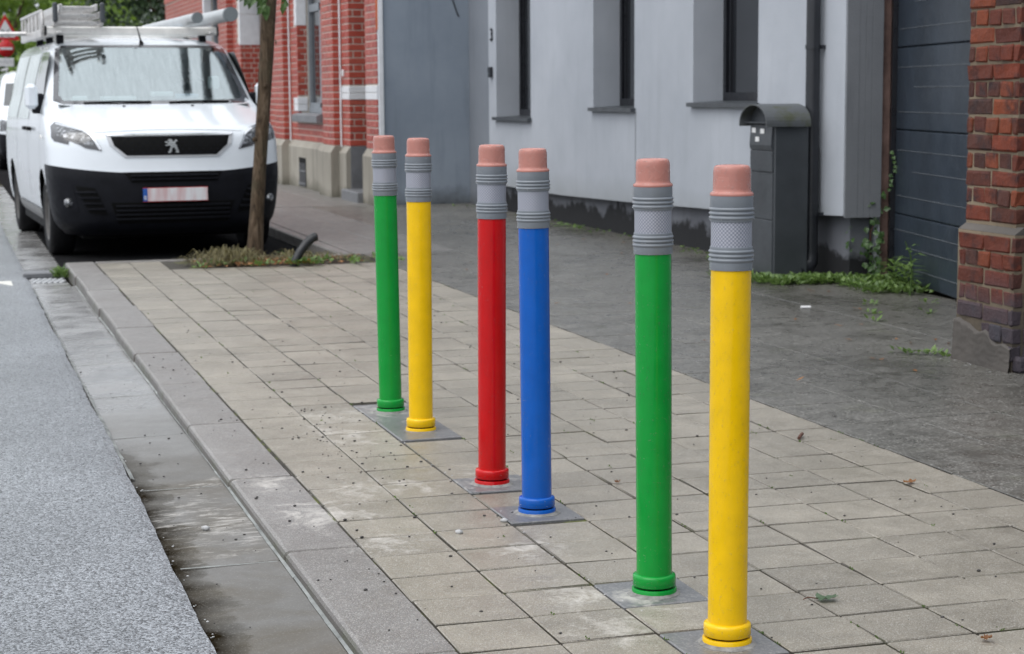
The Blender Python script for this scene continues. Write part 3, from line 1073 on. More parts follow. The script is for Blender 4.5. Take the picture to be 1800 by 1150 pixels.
def brick_me(L, H, D, mat, c=.004, jit=.0014, var=3):
    k = (round(L, 3), round(H, 3), round(D, 3), mat.name, random.randrange(var))
    if k not in BRICK_ME:
        q = MB(); q.cbox(0, 0, 0, L / 2, D / 2, H / 2, c, jit)
        BRICK_ME[k] = q.mesh('brick', mat)
    return BRICK_ME[k]


def lay(origin, u, n, width, z0, z1, course, blen, bh, joint, skip=(), header=None, proud=.006, depth=.05, start=0):
    """positions of the bricks of one wall face: (centre, length, height, u, n)"""
    out = []
    origin, u, n = Vector(origin), Vector(u), Vector(n)
    k = 0
    z = z0
    while z + bh < z1 + .01:
        hd = header is not None and (k + start) % 2 == 1
        L = header if hd else blen
        x = 0.0
        if not hd and header is None and (k + start) % 2 == 1: x = -blen / 2 - joint / 2
        if hd and width > .3: x = -header * .5
        while x < width - .012:
            a, b_ = max(x, 0), min(x + L, width)
            if b_ - a > .02:
                zm = z + bh / 2; um = (a + b_) / 2
                ok = True
                for (s0, s1, t0, t1) in skip:
                    if t0 < zm < t1:
                        if s0 <= um <= s1: ok = False
                        elif a < s0 < b_: b_ = s0
                        elif a < s1 < b_: a = s1
                if ok and b_ - a > .02:
                    um = (a + b_) / 2
                    out.append((origin + u * um + n * (proud - depth / 2) + Vector((0, 0, zm)), b_ - a, bh, u, n))
            x += L + joint
        z += course
        k += 1
    return out


def place_bricks(bl, limit, parent, mat, depth=.05, c=.004, jit=.0014, wob=.002, stuff_name='bricks', tiltk=.01):
    for (p, L, H, u, n) in bl[:limit]:
        Lq = round(L / .01) * .01
        o = bpy.data.objects.new('brick', brick_me(max(Lq, .02), H, depth, mat, c, jit))
        w = random.uniform(-wob, wob)
        o.location = p + n * w + Vector((0, 0, random.uniform(-wob, wob) * .6))
        o.rotation_euler = (random.uniform(-tiltk, tiltk), random.uniform(-tiltk, tiltk), math.atan2(u.y, u.x) + random.uniform(-tiltk, tiltk))
        o.scale = (L / max(Lq, .02), 1, 1)
        link(o, parent)
    if len(bl) > limit:
        q = MB()
        for (p, L, H, u, n) in bl[limit:]:
            q.cbox(p.x, p.y, p.z, L / 2, depth / 2, H / 2, c, 0, Matrix.Rotation(math.atan2(u.y, u.x), 3, 'Z'))
        tag(q.build(stuff_name, mat, parent), kind='stuff')


# ------------------------------------------------------------------ the grey rendered house
gh = empty('grey_house', (5.58, 15, 0)); tag(gh, 'pale grey rendered house with three deep windows behind the bollards', 'house')
INV = Matrix.Translation((-5.58, -15, 0))


def ghp(q, name, mat, parent=None):
    """part of the grey house, modelled in world coordinates"""
    q.v = [(x - 5.58, y - 15, z) for (x, y, z) in q.v]
    return q.build(name, mat, parent or gh)


FX, FB = 5.58, 5.90
WIN = [(12.243, 13.444, 1.150, 2.75), (14.723, 15.754, 1.100, 2.75), (17.606, 18.793, .985, 2.75)]
EY = [10.90, 12.243, 13.444, 14.723, 15.754, 17.606, 18.793, 19.075]
zb = lambda y: float(np.interp(y, [10.9, 12.54, 14.79, 16.86, 19.09], [.425, .357, .303, .267, .278]))
HT = 5.6
q = MB()
for i in range(len(EY) - 1):
    y0, y1 = EY[i], EY[i + 1]
    w = [w for w in WIN if abs(w[0] - y0) < 1e-6]
    nsub = 4
    for s in range(nsub):
        a = y0 + (y1 - y0) * s / nsub; b_ = y0 + (y1 - y0) * (s + 1) / nsub
        if w:
            q.add([(FX, b_, zb(b_)), (FX, a, zb(a)), (FX, a, w[0][2]), (FX, b_, w[0][2])], [(0, 1, 2, 3)])
            q.add([(FX, b_, w[0][3]), (FX, a, w[0][3]), (FX, a, HT), (FX, b_, HT)], [(0, 1, 2, 3)])
        else:
            q.add([(FX, b_, zb(b_)), (FX, a, zb(a)), (FX, a, HT), (FX, b_, HT)], [(0, 1, 2, 3)])
        q.add([(FX, a, zb(a)), (FX, b_, zb(b_)), (5.80, b_, zb(b_)), (5.80, a, zb(a))], [(0, 1, 2, 3)])
    if w:
        y0, y1, s0, s1 = w[0]
        q.add([(FX, y1, s0), (FX, y1, s1), (FB, y1, s1), (FB, y1, s0)], [(0, 1, 2, 3)])
        q.add([(FX, y0, s0), (FB, y0, s0), (FB, y0, s1), (FX, y0, s1)], [(0, 1, 2, 3)])
        q.add([(FX, y0, s0), (FX, y1, s0), (FB, y1, s0), (FB, y0, s0)], [(0, 1, 2, 3)])
        q.add([(FX, y0, s1), (FB, y0, s1), (FB, y1, s1), (FX, y1, s1)], [(0, 1, 2, 3)])
# ends, roof plane, back
q.add([(FX, 19.075, .278), (FX, 19.075, HT), (6.4, 19.075, HT), (6.4, 19.075, .278)], [(3, 2, 1, 0)])
q.add([(FX, 10.9, .425), (5.845, 10.9, .425), (5.845, 10.9, HT), (FX, 10.9, HT)], [(0, 1, 2, 3)])
q.add([(5.845, 10.9, .0), (5.845, 11.06, .0), (5.845, 11.06, HT), (5.845, 10.9, HT)], [(0, 1, 2, 3)])
q.add([(FX, 10.9, HT), (6.4, 10.9, HT), (6.4, 19.075, HT), (FX, 19.075, HT)], [(0, 1, 2, 3)])
ghp(q, 'wall', MAT['render'])
# raw concrete end of the wall, cast in boards
for (a, b_, yy) in ((5.584, 5.672, 10.884), (5.6735, 5.718, 10.886), (5.7195, 5.762, 10.885), (5.7635, 5.842, 10.884)):
    q = MB(); q.box(a, b_, yy, 10.8975, .412, HT - .01); ghp(q, 'end_panel', MAT['raw_concrete'])
# plinth under the render
q = MB(); q.box(5.662, 5.80, 10.96, 19.2, -.05, .46); ghp(q, 'plinth', MAT['plinth_dark'])
q = MB(); q.box(5.80, 6.4, 11.06, 11.16, -.05, HT - .02); ghp(q, 'side_wall', MAT['plinth_dark'])
# set-back wall between the two houses
q = MB(); q.box(5.664, 5.95, 19.079, 20.14, -.05, HT); ghp(q, 'recess_wall', MAT['render_recess'])
# fine vertical joint under the middle window
q = MB(); q.box(5.5785, 5.5805, 14.690, 14.698, .305, 1.06); ghp(q, 'movement_joint', MAT['dark_metal'])
for (y0, y1, s0, s1) in WIN:
    wroot = empty('window', (0, 0, 0), 0, gh)
    q = MB()
    fr = .055
    q.box(FB - .07, FB + .01, y0 + .002, y0 + fr, s0 + .002, s1 - .002)
    q.box(FB - .07, FB + .01, y1 - fr, y1 - .002, s0 + .002, s1 - .002)
    q.box(FB - .07, FB + .01, y0 + fr, y1 - fr, s0 + .002, s0 + .075)
    q.box(FB - .07, FB + .01, y0 + fr, y1 - fr, s1 - .07, s1 - .002)
    q.box(FB - .055, FB + .01, y0 + fr + .03, y0 + fr + .05, s0 + .075, s1 - .07)
    q.box(FB - .055, FB + .01, y1 - fr - .05, y1 - fr - .03, s0 + .075, s1 - .07)
    ghp(q, 'frame', MAT['window_frame'], wroot)
    q = MB(); q.box(FB - .03, FB - .018, y0 + fr, y1 - fr, s0 + .075, s1 - .07); ghp(q, 'pane', MAT['pane'], wroot)
    q = MB(); q.box(FB + .02, FB + .03, y0, y1, s0, s1); ghp(q, 'backing', MAT['van_gap'], wroot)
    # folded metal sill that projects from the wall
    q = MB()
    q.prism([(FX - .045, s0 - .034), (FX - .0, s0 - .034), (FX - .0, s0 - .006), (FB - .072, s0 + .003), (FB - .072, s0 + .012), (FX - .045, s0 - .002)], 1, y0 - .03, y1 + .03)
    ghp(q, 'sill', MAT['grey_metal'], wroot)
# house number and bell
def text_mesh(txt, size, depth, name, mat):
    cu = bpy.data.curves.new(name, 'FONT'); cu.body = txt; cu.size = size; cu.extrude = depth; cu.align_x = 'CENTER'; cu.align_y = 'CENTER'
    tmp = bpy.data.objects.new(name, cu); COL.objects.link(tmp)
    dg = bpy.context.evaluated_depsgraph_get()
    me = bpy.data.meshes.new_from_object(tmp.evaluated_get(dg))
    bpy.data.objects.remove(tmp); bpy.data.curves.remove(cu)
    me.materials.clear(); me.materials.append(mat)
    return me


o = bpy.data.objects.new('house_number', text_mesh('3', .19, .006, 'house_number', MAT['window_frame']))
o.matrix_local = Matrix.Translation((-.009, 18.935 - 15, 1.835)) @ Matrix(((0, 0, -1, 0), (-1, 0, 0, 0), (0, 1, 0, 0), (0, 0, 0, 1)))
link(o, gh)
q = MB(); q.cbox(5.562, 18.955, 1.452, .018, .045, .055, .008); bell = ghp(q, 'door_bell', MAT['dark_metal'])
q = MB(); q.box(5.5425, 5.545, 18.945, 18.965, 1.43, 1.45); ghp(q, 'push_button', MAT['grey_frame'], bell)
# downpipe with brackets and shoe
q = MB()
q.tube([(5.515, 11.235, .10), (5.515, 11.235, 5.5)], .047, 24)
dp = ghp(q, 'downpipe', MAT['dark_metal'])
for z in (.42, 1.52, 3.0):
    q = MB(); q.tube([(5.515, 11.235, z - .014), (5.515, 11.235, z + .014)], .053, 20); q.box(5.55, 5.585, 11.18, 11.20, z - .012, z + .012); ghp(q, 'pipe_bracket', MAT['dark_metal'], dp)
for z in (.43, .80):
    q = MB(); q.tube([(5.515, 11.235, z), (5.515, 11.235, z + .06)], .0505, 20); ghp(q, 'pipe_socket', MAT['dark_metal'], dp)
q = MB(); q.tube([(5.515, 11.235, .16), (5.512, 11.232, .10), (5.48, 11.22, .062), (5.40, 11.20, .045)], [.052, .053, .053, .053], 20, cap=False); ghp(q, 'pipe_shoe', MAT['dark_metal'], dp)

# ------------------------------------------------------------------ parcel box
mb = empty('parcel_box', (5.38, 11.335, 0)); tag(mb, 'tall dark grey metal letter box with arched hood by the downpipe', 'letter box')


def mbp(q, name, mat, parent=None):
    q.v = [(x - 5.38, y - 11.335, z) for (x, y, z) in q.v]
    return q.build(name, mat, parent or mb)


CY, HY = 11.345, .19
q = MB(); q.cbox(5.332, CY, .51, .122, HY, .51, .006); mbp(q, 'body', MAT['grey_metal'])
for (z0, z1, t) in ((.03, .385, .006), (.390, .700, .006), (.705, .842, .010)):
    q = MB(); q.cbox(5.207, CY, (z0 + z1) / 2, t, HY - .018, (z1 - z0) / 2, .003); mbp(q, 'front_panel', MAT['grey_metal'])
q = MB(); q.prism([(5.2085, .848), (5.2085, 1.012), (5.200, 1.012), (5.190, .880), (5.196, .848)][::-1], 1, CY - HY + .02, CY + HY - .02); fl = mbp(q, 'letter_flap', MAT['grey_metal'])
for (y, z) in ((11.455, .975), (11.320, .971), (11.390, .917)):
    q = MB(); xx = 5.190 + (z - .88) / (1.012 - .88) * .010 - .003
    q.box(xx - .001, xx + .001, y - .030, y + .030, z - .016, z + .016); mbp(q, 'sticker', MAT['sign_white'], fl)
# barrel hood, open towards the street
q = MB()
NA = 18
arc = lambda r_, rz_: [(CY + r_ * math.cos(math.pi * k / NA), 1.022 + rz_ * math.sin(math.pi * k / NA)) for k in range(NA + 1)]
A, B_ = arc(.218, .128), arc(.208, .119)
x0, x1 = 5.135, 5.455
for k in range(NA):
    q.add([(x0, *A[k]), (x1, *A[k]), (x1, *A[k + 1]), (x0, *A[k + 1])], [(0, 1, 2, 3)], True)
    q.add([(x0, *B_[k]), (x0, *B_[k + 1]), (x1, *B_[k + 1]), (x1, *B_[k])], [(0, 1, 2, 3)], True)
    q.add([(x0, *A[k]), (x0, *A[k + 1]), (x0, *B_[k + 1]), (x0, *B_[k])], [(0, 1, 2, 3)])
q.add([(x1, *p) for p in A], [tuple(range(NA + 1))])
q.box(x0, x1, CY - .218, CY - .208, 1.002, 1.024); q.box(x0, x1, CY + .208, CY + .218, 1.002, 1.024)
MAT['hood'] = (lambda b: b.set(col=b.mix(b.lin(b.noise(6, 5, .7), .50, .66, 0, .8), (.085, .092, .098), (.055, .062, .025)), rough=.5, normal=b.bump(b.noise(40, 3), .2, .003)))(NB('mossy_hood_metal'))
mbp(q, 'hood', MAT['hood'])
q = MB(); q.add([(5.215, *p) for p in B_], [tuple(range(NA + 1))]); mbp(q, 'gable', MAT['grey_metal'])
q = MB(); q.box(5.17, 5.450, CY - .2, CY + .2, 1.0225, 1.030); mbp(q, 'top_plate', MAT['grey_metal'])
q = MB(); q.box(5.45, 5.575, CY - .05, CY + .05, .25, .85); mbp(q, 'wall_bracket', MAT['grey_metal'])

# ------------------------------------------------------------------ garage
ga = empty('garage', (5.95, 10.93, 0)); tag(ga, 'dark blue-grey panelled garage door with weathered wooden post', 'garage')
gd = Vector((-.31, -1.41, 0)).normalized()          # along the door towards the camera
gn = Vector((gd.y, -gd.x, 0))                        # outwards, to the street
if gn.x > 0: gn = -gn


def gap(q, name, mat, parent=None):
    """local x along the door, local y inwards"""
    o_ = q.build(name, mat, parent or ga)
    return o_


ga.rotation_euler = (0, 0, math.atan2(gd.y, gd.x))
MAT['door_paint'] = plain('anthracite_door_paint', (.026, .036, .050), .38, .22, 2.2, .1, 30)
MAT['door_glint'] = plain('pale_door_glint', (.16, .175, .19), .5, .2)  # pale lines: glints off the panel profile, put into colour
ZS_ = [.012, .437, .98, 1.506, 2.04, 2.58]
for a, b_ in zip(ZS_[:-1], ZS_[1:]):
    q = MB(); q.cbox(1.42, .02, (a + b_) / 2, 1.36, .02, (b_ - a) / 2 - .003, .006)
    pn = gap(q, 'door_panel', MAT['door_paint'])
    for k, (f_, l0, l1) in enumerate(((.22, .10, 1.9), (.52, .45, 2.4), (.76, .08, 2.0))):
        zz = a + (b_ - a) * f_
        q = MB(); q.box(l0, l1, -.0030, -.0002, zz - .0012, zz + .0012); gap(q, 'glint_line', MAT['door_glint'], pn)
q = MB(); q.box(.012, .055, -.03, .045, 0, 2.62); gap(q, 'door_frame', MAT['window_frame'])
q = MB(); q.cbox(5.905, 10.985, 1.3, .050, .035, 1.32, .006)
_gi = (Matrix.Translation((5.95, 10.93, 0)) @ Matrix.Rotation(math.atan2(gd.y, gd.x), 4, 'Z')).inverted()
q.v = [tuple(_gi @ Vector(p)) for p in q.v]; gap(q, 'wooden_post', MAT['wood_post'])
q = MB(); q.box(-.12, 2.9, -.02, .35, 2.63, 4.2); gap(q, 'lintel', MAT['render_dark'])
q = MB(); q.box(2.79, 3.05, -.06, .35, -.05, 2.629); gap(q, 'side_pier', MAT['render_dark'])
q = MB(); q.box(-.06, 2.79, .05, .08, -.05, 2.62); gap(q, 'backing', MAT['van_gap'])
q = MB(); q.box(3.053, 16, -.05, .20, -.05, 4.2); gap(q, 'yard_wall', MAT['render_dark'])

# ------------------------------------------------------------------ brick pillar
pil = empty('brick_pillar', (4.7, 7.3, 0)); tag(pil, 'old red brick pillar with stepped crumbling base at the driveway', 'pillar')


def pilp(q, name, mat):
    q.v = [(x - 4.7, y - 7.3, z) for (x, y, z) in q.v]
    return q.build(name, mat, pil)


PX0, PX1, PY0, PY1 = 4.478, 4.94, 7.116, 7.535
BX0, BX1, BY0, BY1 = 4.440, 5.00, 7.060, 7.515
q = MB(); q.box(PX0 + .004, PX1 - .004, PY0 + .004, PY1 - .004, .55, 2.35); pilp(q, 'core', MAT['old_mortar'])
q = MB()
q.box(BX0 + .004, BX1 - .004, BY0 + .004, BY1 + .02, -.05, .602)
pilp(q, 'base_core', MAT['old_mortar'])
q = MB(); q.prism([(BX0 + .004, .603), (BX1 - .004, .603), (PX1 - .01, .634), (PX0 + .01, .634)], 1, BY0 + .006, BY1 + .02); pilp(q, 'ledge', MAT['cement_patch'])
bl = []
up = dict(course=.0795, blen=.2045, bh=.0695, joint=.008, header=.0985, proud=.004, depth=.055)
bl += lay((PX0, PY1, 0), (0, -1, 0), (-1, 0, 0), PY1 - PY0, .642, 2.30, **up)
bl += lay((PX0 + .052, PY0, 0), (1, 0, 0), (0, -1, 0), PX1 - PX0 - .052, .642, 2.30, start=1, **up)
lo = dict(course=.0795, blen=.2045, bh=.0695, joint=.008, header=.0985, proud=.006, depth=.06)
bl += lay((BX0, BY1, 0), (0, -1, 0), (-1, 0, 0), BY1 - BY0, .046, .60, skip=((-.02, .20, .0, .20), (-.02, .36, .0, .15)), **lo)
bl += lay((BX0 + .058, BY0, 0), (1, 0, 0), (0, -1, 0), BX1 - BX0 - .058, .046, .60, start=1, **lo)
bl2 = lay((PX1, PY0 + .052, 0), (0, 1, 0), (1, 0, 0), PY1 - PY0 - .052, .642, 2.30, **up) + lay((PX1 - .052, PY1, 0), (-1, 0, 0), (0, 1, 0), PX1 - PX0 - .104, .642, 2.30, **up)
for b_ in bl + bl2:
    b_[0].x -= 4.7; b_[0].y -= 7.3
bl.sort(key=lambda t: abs(t[0].z - .9))
place_bricks(bl + bl2, min(300, len(bl)), pil, MAT['old_brick'], .055, .0065, .0036, .0045, 'rear_bricks', .012)
# cement patch smeared over the foot
q = MB()
ny, nz = 26, 18
for j in range(nz + 1):
    for i in range(ny + 1):
        y = BY1 + .022 - (BY1 + .022 - (BY0 - .004)) * i / ny
        top = .185 - .10 * max(0, (i / ny - .2)) + .012 * math.sin(i * .55) + .008 * math.sin(i * .9 + 1) + random.uniform(-.002, .002)
        z = -.01 + (top + .01) * j / nz
        x = BX0 - .009 - .010 * (1 - j / nz) ** 2 - random.uniform(0, .005) + (.02 if j == nz else 0)
        q.v.append((x, y, z))
q.f = [(j * (ny + 1) + i, j * (ny + 1) + i + 1, (j + 1) * (ny + 1) + i + 1, (j + 1) * (ny + 1) + i) for j in range(nz) for i in range(ny)]
q.sm = [True] * len(q.f)
pilp(q, 'cement_patch', MAT['cement_patch'])
q = MB(); q.cbox(4.50, 7.045, .035, .05, .03, .035, .012, .004); pilp(q, 'foot_stone', MAT['old_brick'])
q = MB(); q.cbox(PX0 + .224, PY0 + .21, 2.39, .26, .245, .035, .012); pilp(q, 'coping', MAT['cement_patch'])

# ------------------------------------------------------------------ red brick house
bh_ = empty('brick_house', (4.62, 20.2, 0)); tag(bh_, 'red brick terraced house with pilasters and beige stone plinth', 'house')


def bhp(q, name, mat, parent=None):
    q.v = [(x - 4.62, y - 20.2, z) for (x, y, z) in q.v]
    return q.build(name, mat, parent or bh_)


SEG = [  # kind, y0, y1, x of the street face
    ('pier', 20.17, 20.75, 4.62), ('door', 20.75, 21.65, 4.62), ('pier', 21.65, 22.10, 4.62), ('pil', 22.10, 22.75, 4.52), ('pier', 22.75, 23.30, 4.62),
    ('win', 23.30, 24.94, 4.62), ('pier', 24.94, 25.50, 4.62), ('pil', 25.50, 26.20, 4.52), ('pier', 26.20, 27.20, 4.62), ('door', 27.20, 29.87, 4.62),
    ('pier', 29.87, 30.65, 4.62), ('pil', 30.65, 31.40, 4.52), ('pier', 31.40, 32.30, 4.62), ('win', 32.30, 34.0, 4.62), ('pier', 34.0, 40.0, 4.62)]
BZ0, BZ1 = .622, 3.12
hb = dict(course=.0800, blen=.205, bh=.0675, joint=.0125, proud=.005, depth=.05)
bricks = []
core = MB()
for kind, y0, y1, x in SEG:
    plx = x - .055
    if kind in ('pier', 'pil'):
        core.box(x + .002, 5.2, y0 + .0015, y1 - .0015, .55, BZ1)
        # plinth block with weathered top
        q = MB()
        q.prism([(plx, -.05), (5.0, -.05), (5.0, .615), (x + .01, .615), (x - .004, .612), (plx, .535)], 1, y0 - (.045 if kind == 'pil' else (0 if y0 > 21 else .0)), y1 + (.045 if kind == 'pil' else 0))
        bhp(q, 'plinth_stone', MAT['plinth_stone'])
        skip = []
        if 20 < y0 < 22.0 or kind == 'x': skip = [(-.1, 9, 1.165, 1.325)]
        if abs(y0 - 24.94) < .01: skip = [(.0, .30, 1.01, 1.19), (.0, .22, 2.15, 3.2)]
        if abs(y0 - 29.87) < .01: skip = [(.0, .30, 2.02, 3.2)]
        bricks += lay((x, y1, 0), (0, -1, 0), (-1, 0, 0), y1 - y0, BZ0, BZ1, skip=[(y1 - y0 - s1, y1 - y0 - s0, t0, t1) if s1 < 9 else (-1, 9, t0, t1) for (s0, s1, t0, t1) in skip], **hb)
        if kind == 'pil':
            bricks += lay((x - .002, y0, 0), (1, 0, 0), (0, -1, 0), .104, BZ0, BZ1, **hb)
    if kind == 'win':
        core.box(x + .002, 5.2, y0, y1, .55, .93)
        q = MB(); q.prism([(plx, -.05), (5.0, -.05), (5.0, .615), (x + .01, .615), (x - .004, .612), (plx, .535)], 1, y0 + .001, y1 - .001); ps = bhp(q, 'plinth_stone', MAT['plinth_stone'])
        bricks += lay((x, y1, 0), (0, -1, 0), (-1, 0, 0), y1 - y0, BZ0, .90, **hb)
        jskip = [(-1, 9, 1.01, 1.19), (-1, 9, 2.15, 3.2)]
        bricks += lay((x - .002, y1, 0), (1, 0, 0), (0, -1, 0), .130, .98, BZ1, skip=jskip, **hb)
        wroot = empty('window', (0, 0, 0), 0, bh_)
        q = MB(); q.prism([(x - .09, .875), (x + .16, .875), (x + .16, .985), (x - .02, .985), (x - .09, .960)], 1, y0 - .06, y1 + .06); bhp(q, 'sill', MAT['bluestone'], wroot)
        q = MB()
        for (a, b_) in ((y0 + .002, y0 + .09), (y1 - .09, y1 - .002), ((y0 + y1) / 2 - .05, (y0 + y1) / 2 + .05)): q.box(x + .15, x + .22, a, b_, .99, 3.1)
        q.box(x + .15, x + .22, y0 + .09, y1 - .09, .99, 1.12); q.box(x + .15, x + .22, y0 + .09, y1 - .09, 2.32, 2.42)
        q.box(x + .13, x + .15, y0 + .06, y1 - .06, .988, 1.06)
        bhp(q, 'frame', MAT['grey_frame'], wroot)
        for (a, b_) in ((y0 + .09, (y0 + y1) / 2 - .05), ((y0 + y1) / 2 + .05, y1 - .09)):
            q = MB(); q.box(x + .185, x + .195, a, b_, 1.12, 2.32); bhp(q, 'pane', MAT['pane'], wroot)
            q = MB(); q.box(x + .185, x + .195, a, b_, 2.42, 3.1); bhp(q, 'pane', MAT['pane'], wroot)
        q = MB(); q.box(x + .21, x + .3, y0, y1, .93, 3.12); bhp(q, 'backing', MAT['van_gap'], wroot)
        # white quoin stones
        for (z0, z1) in ((1.008, 1.098), (1.101, 1.192), (2.15, 2.62), (2.625, 3.1)):
            q = MB(); q.cbox(x + .055, y1 + (.125 if z0 < 2 else .06), (z0 + z1) / 2, .068, (.135 if z0 < 2 else .07), (z1 - z0) / 2 - .001, .004); bhp(q, 'quoin_stone', MAT['white_paint'])
    if kind == 'door':
        dpth = .42
        core.box(x + dpth, 5.3, y0, y1, -.05, BZ1)
        q = MB()
        q.box(x + .0, x + dpth - .004, y1 - .03, y1 - .006, -.05, .618)
        bhp(q, 'jamb_stone', MAT['bluestone'])
        jskip = [(-1, 9, 1.165, 1.325)] if y0 < 22 else [(-1, 9, 2.02, 3.2)]
        bricks += lay((x - .002, y1, 0), (1, 0, 0), (0, -1, 0), dpth - .01, BZ0, BZ1, skip=jskip, header=.098, **hb)
        dr = empty('door', (0, 0, 0), 0, bh_)
        q = MB(); q.box(x + dpth - .05, x + dpth - .002, y0 + .02, y1 - .034, .14, 2.35); bhp(q, 'door_leaf', plain('dark_red_door', (.075, .022, .02), .4) if y0 > 22 else MAT['window_frame'], dr)
        q = MB(); q.box(x + dpth - .07, x + dpth - .002, y0, y1 - .034, 2.35, 3.1); bhp(q, 'door_frame', MAT['window_frame'], dr)
        q = MB(); q.cbox(x + .17, (y0 + y1) / 2, .045, .29, (y1 - y0) / 2 - .002, .075, .01); bhp(q, 'door_step', MAT['bluestone'], dr)
        if y0 < 22:
            for (z0, z1) in ((1.167, 1.244), (1.247, 1.323)):
                q = MB(); q.cbox(x + .205, y1 + .225, (z0 + z1) / 2, .214, .236, (z1 - z0) / 2 - .001, .004); bhp(q, 'band_stone', MAT['white_paint'])
                q = MB(); q.cbox(x + .205, 20.455, (z0 + z1) / 2, .214, .289, (z1 - z0) / 2 - .001, .004); bhp(q, 'band_stone', MAT['white_paint'])
        else:
            for (z0, z1) in ((2.02, 2.5), (2.505, 3.1)):
                q = MB(); q.cbox(x + .15, y1 + .045, (z0 + z1) / 2, .16, .055, (z1 - z0) / 2 - .001, .004); bhp(q, 'quoin_stone', MAT['white_paint'])
bhp(core, 'wall_core', MAT['house_mortar'])
for b_ in bricks:
    b_[0].x -= 4.62; b_[0].y -= 20.2
bricks.sort(key=lambda t: t[0].y * 1.0 + abs(t[0].z - 1.5) * .3)
place_bricks(bricks, 300, bh_, MAT['house_brick'], .05, .004, .0006, .0012, 'far_bricks', .004)
# cellar vent in the plinth
vt = empty('cellar_vent', (0, 0, 0), 0, bh_)
q = MB(); q.box(4.5605, 4.564, 24.20, 24.68, .02, .40); bhp(q, 'opening', MAT['van_gap'], vt)
q = MB()
for k in range(6): q.box(4.553, 4.5600, 24.23 + k * .078, 24.25 + k * .078, .02, .33)
q.box(4.552, 4.5600, 24.20, 24.68, .215, .235); q.box(4.552, 4.5600, 24.20, 24.68, .05, .07)
bhp(q, 'grille', MAT['bluestone'], vt)
# rain pipes in the corners beside the pilasters
for y in (22.06, 25.46):
    q = MB(); q.tube([(4.600, y, .6), (4.600, y, 6)], .012, 8); bhp(q, 'cable_duct', MAT['white_paint'])
q = MB(); q.cbox(4.605, 21.93, 1.48, .012, .03, .04, .006); bhp(q, 'door_bell', MAT['sign_white'])
# rendered gable that faces the forecourt, white corner strip, orange duct
q = MB()
q.box(4.626, 5.70, 20.145, 20.1645, -.05, 6.4)
gb = bhp(q, 'gable_wall', MAT['render_dark'])
q = MB(); q.cbox(4.652, 20.128, 3.4, .028, .016, 2.85, .005); bhp(q, 'corner_strip', MAT['white_paint'])
q = MB(); q.box(4.604, 4.624, 20.12, 20.144, 1.93, 3.5); bhp(q, 'orange_duct', MAT['orange'])
q = MB(); q.tube([(5.40, 20.14, 2.5), (5.53, 20.14, 2.12), (5.55, 20.14, 2.08)], .008, 6); bhp(q, 'cable', MAT['dark_metal'])
q = MB(); q.box(4.60, 5.5, 20.34, 40, BZ1 + .002, 6.4); bhp(q, 'upper_wall', MAT['house_brick'])
q = MB(); q.prism([(4.35, 6.38), (10.5, 6.38), (7.4, 8.9)], 1, 20.2, 40); bhp(q, 'roof', plain('slate_roof', (.05, .05, .06), .5))
q = MB(); q.box(5.31, 10.4, 20.6, 39.9, -.05, 6.37); bhp(q, 'rear_body', MAT['render_dark'])

# ------------------------------------------------------------------ vans
class Body:
    """closed van body: horizontal sections stacked in z; local y runs from nose to tail"""
    def __init__(s, zs, y0, ww, dd, length, ne=2.7, rear=.14):
        s.zs, s.y0, s.ww, s.dd, s.L, s.ne, s.rear = zs, y0, ww, dd, length, ne, rear

    def fi(s, z, A): return sum(float(np.interp(z + d, s.zs, A)) for d in (-.018, 0, .018)) / 3
    def w(s, z): return s.fi(z, s.ww)

    def yf(s, x, z):
        w = s.w(z); t = min(abs(x) / w, .9999)
        return s.fi(z, s.y0) + s.fi(z, s.dd) * (1 - (1 - t ** s.ne) ** (1 / s.ne))

    def outline(s, z, nf=22, ns=64, nr=6):
        w, D, y0 = s.w(z), s.fi(z, s.dd), s.fi(z, s.y0)
        pts = []
        for i in range(nf + 1):
            t = math.pi / 2 * i / nf
            pts.append((w * math.sin(t) ** (2 / s.ne) if i else 0.0, y0 + D * (1 - max(math.cos(t), 0) ** (2 / s.ne))))
        yr = s.L - s.rear
        for i in range(1, ns): pts.append((w, y0 + D + (yr - y0 - D) * i / ns))
        for i in range(nr + 1):
            t = math.pi / 2 * i / nr
            pts.append((w - s.rear * (1 - math.cos(t)), yr + s.rear * math.sin(t)))
        pts.append((0.0, s.L))
        return pts


def in_poly(bd, x, z):
    c = False
    j = len(bd) - 1
    for i in range(len(bd)):
        a, b_ = bd[i], bd[j]
        if (a[1] > z) != (b_[1] > z) and x < (b_[0] - a[0]) * (z - a[1]) / (b_[1] - a[1]) + a[0]: c = not c
        j = i
    return c


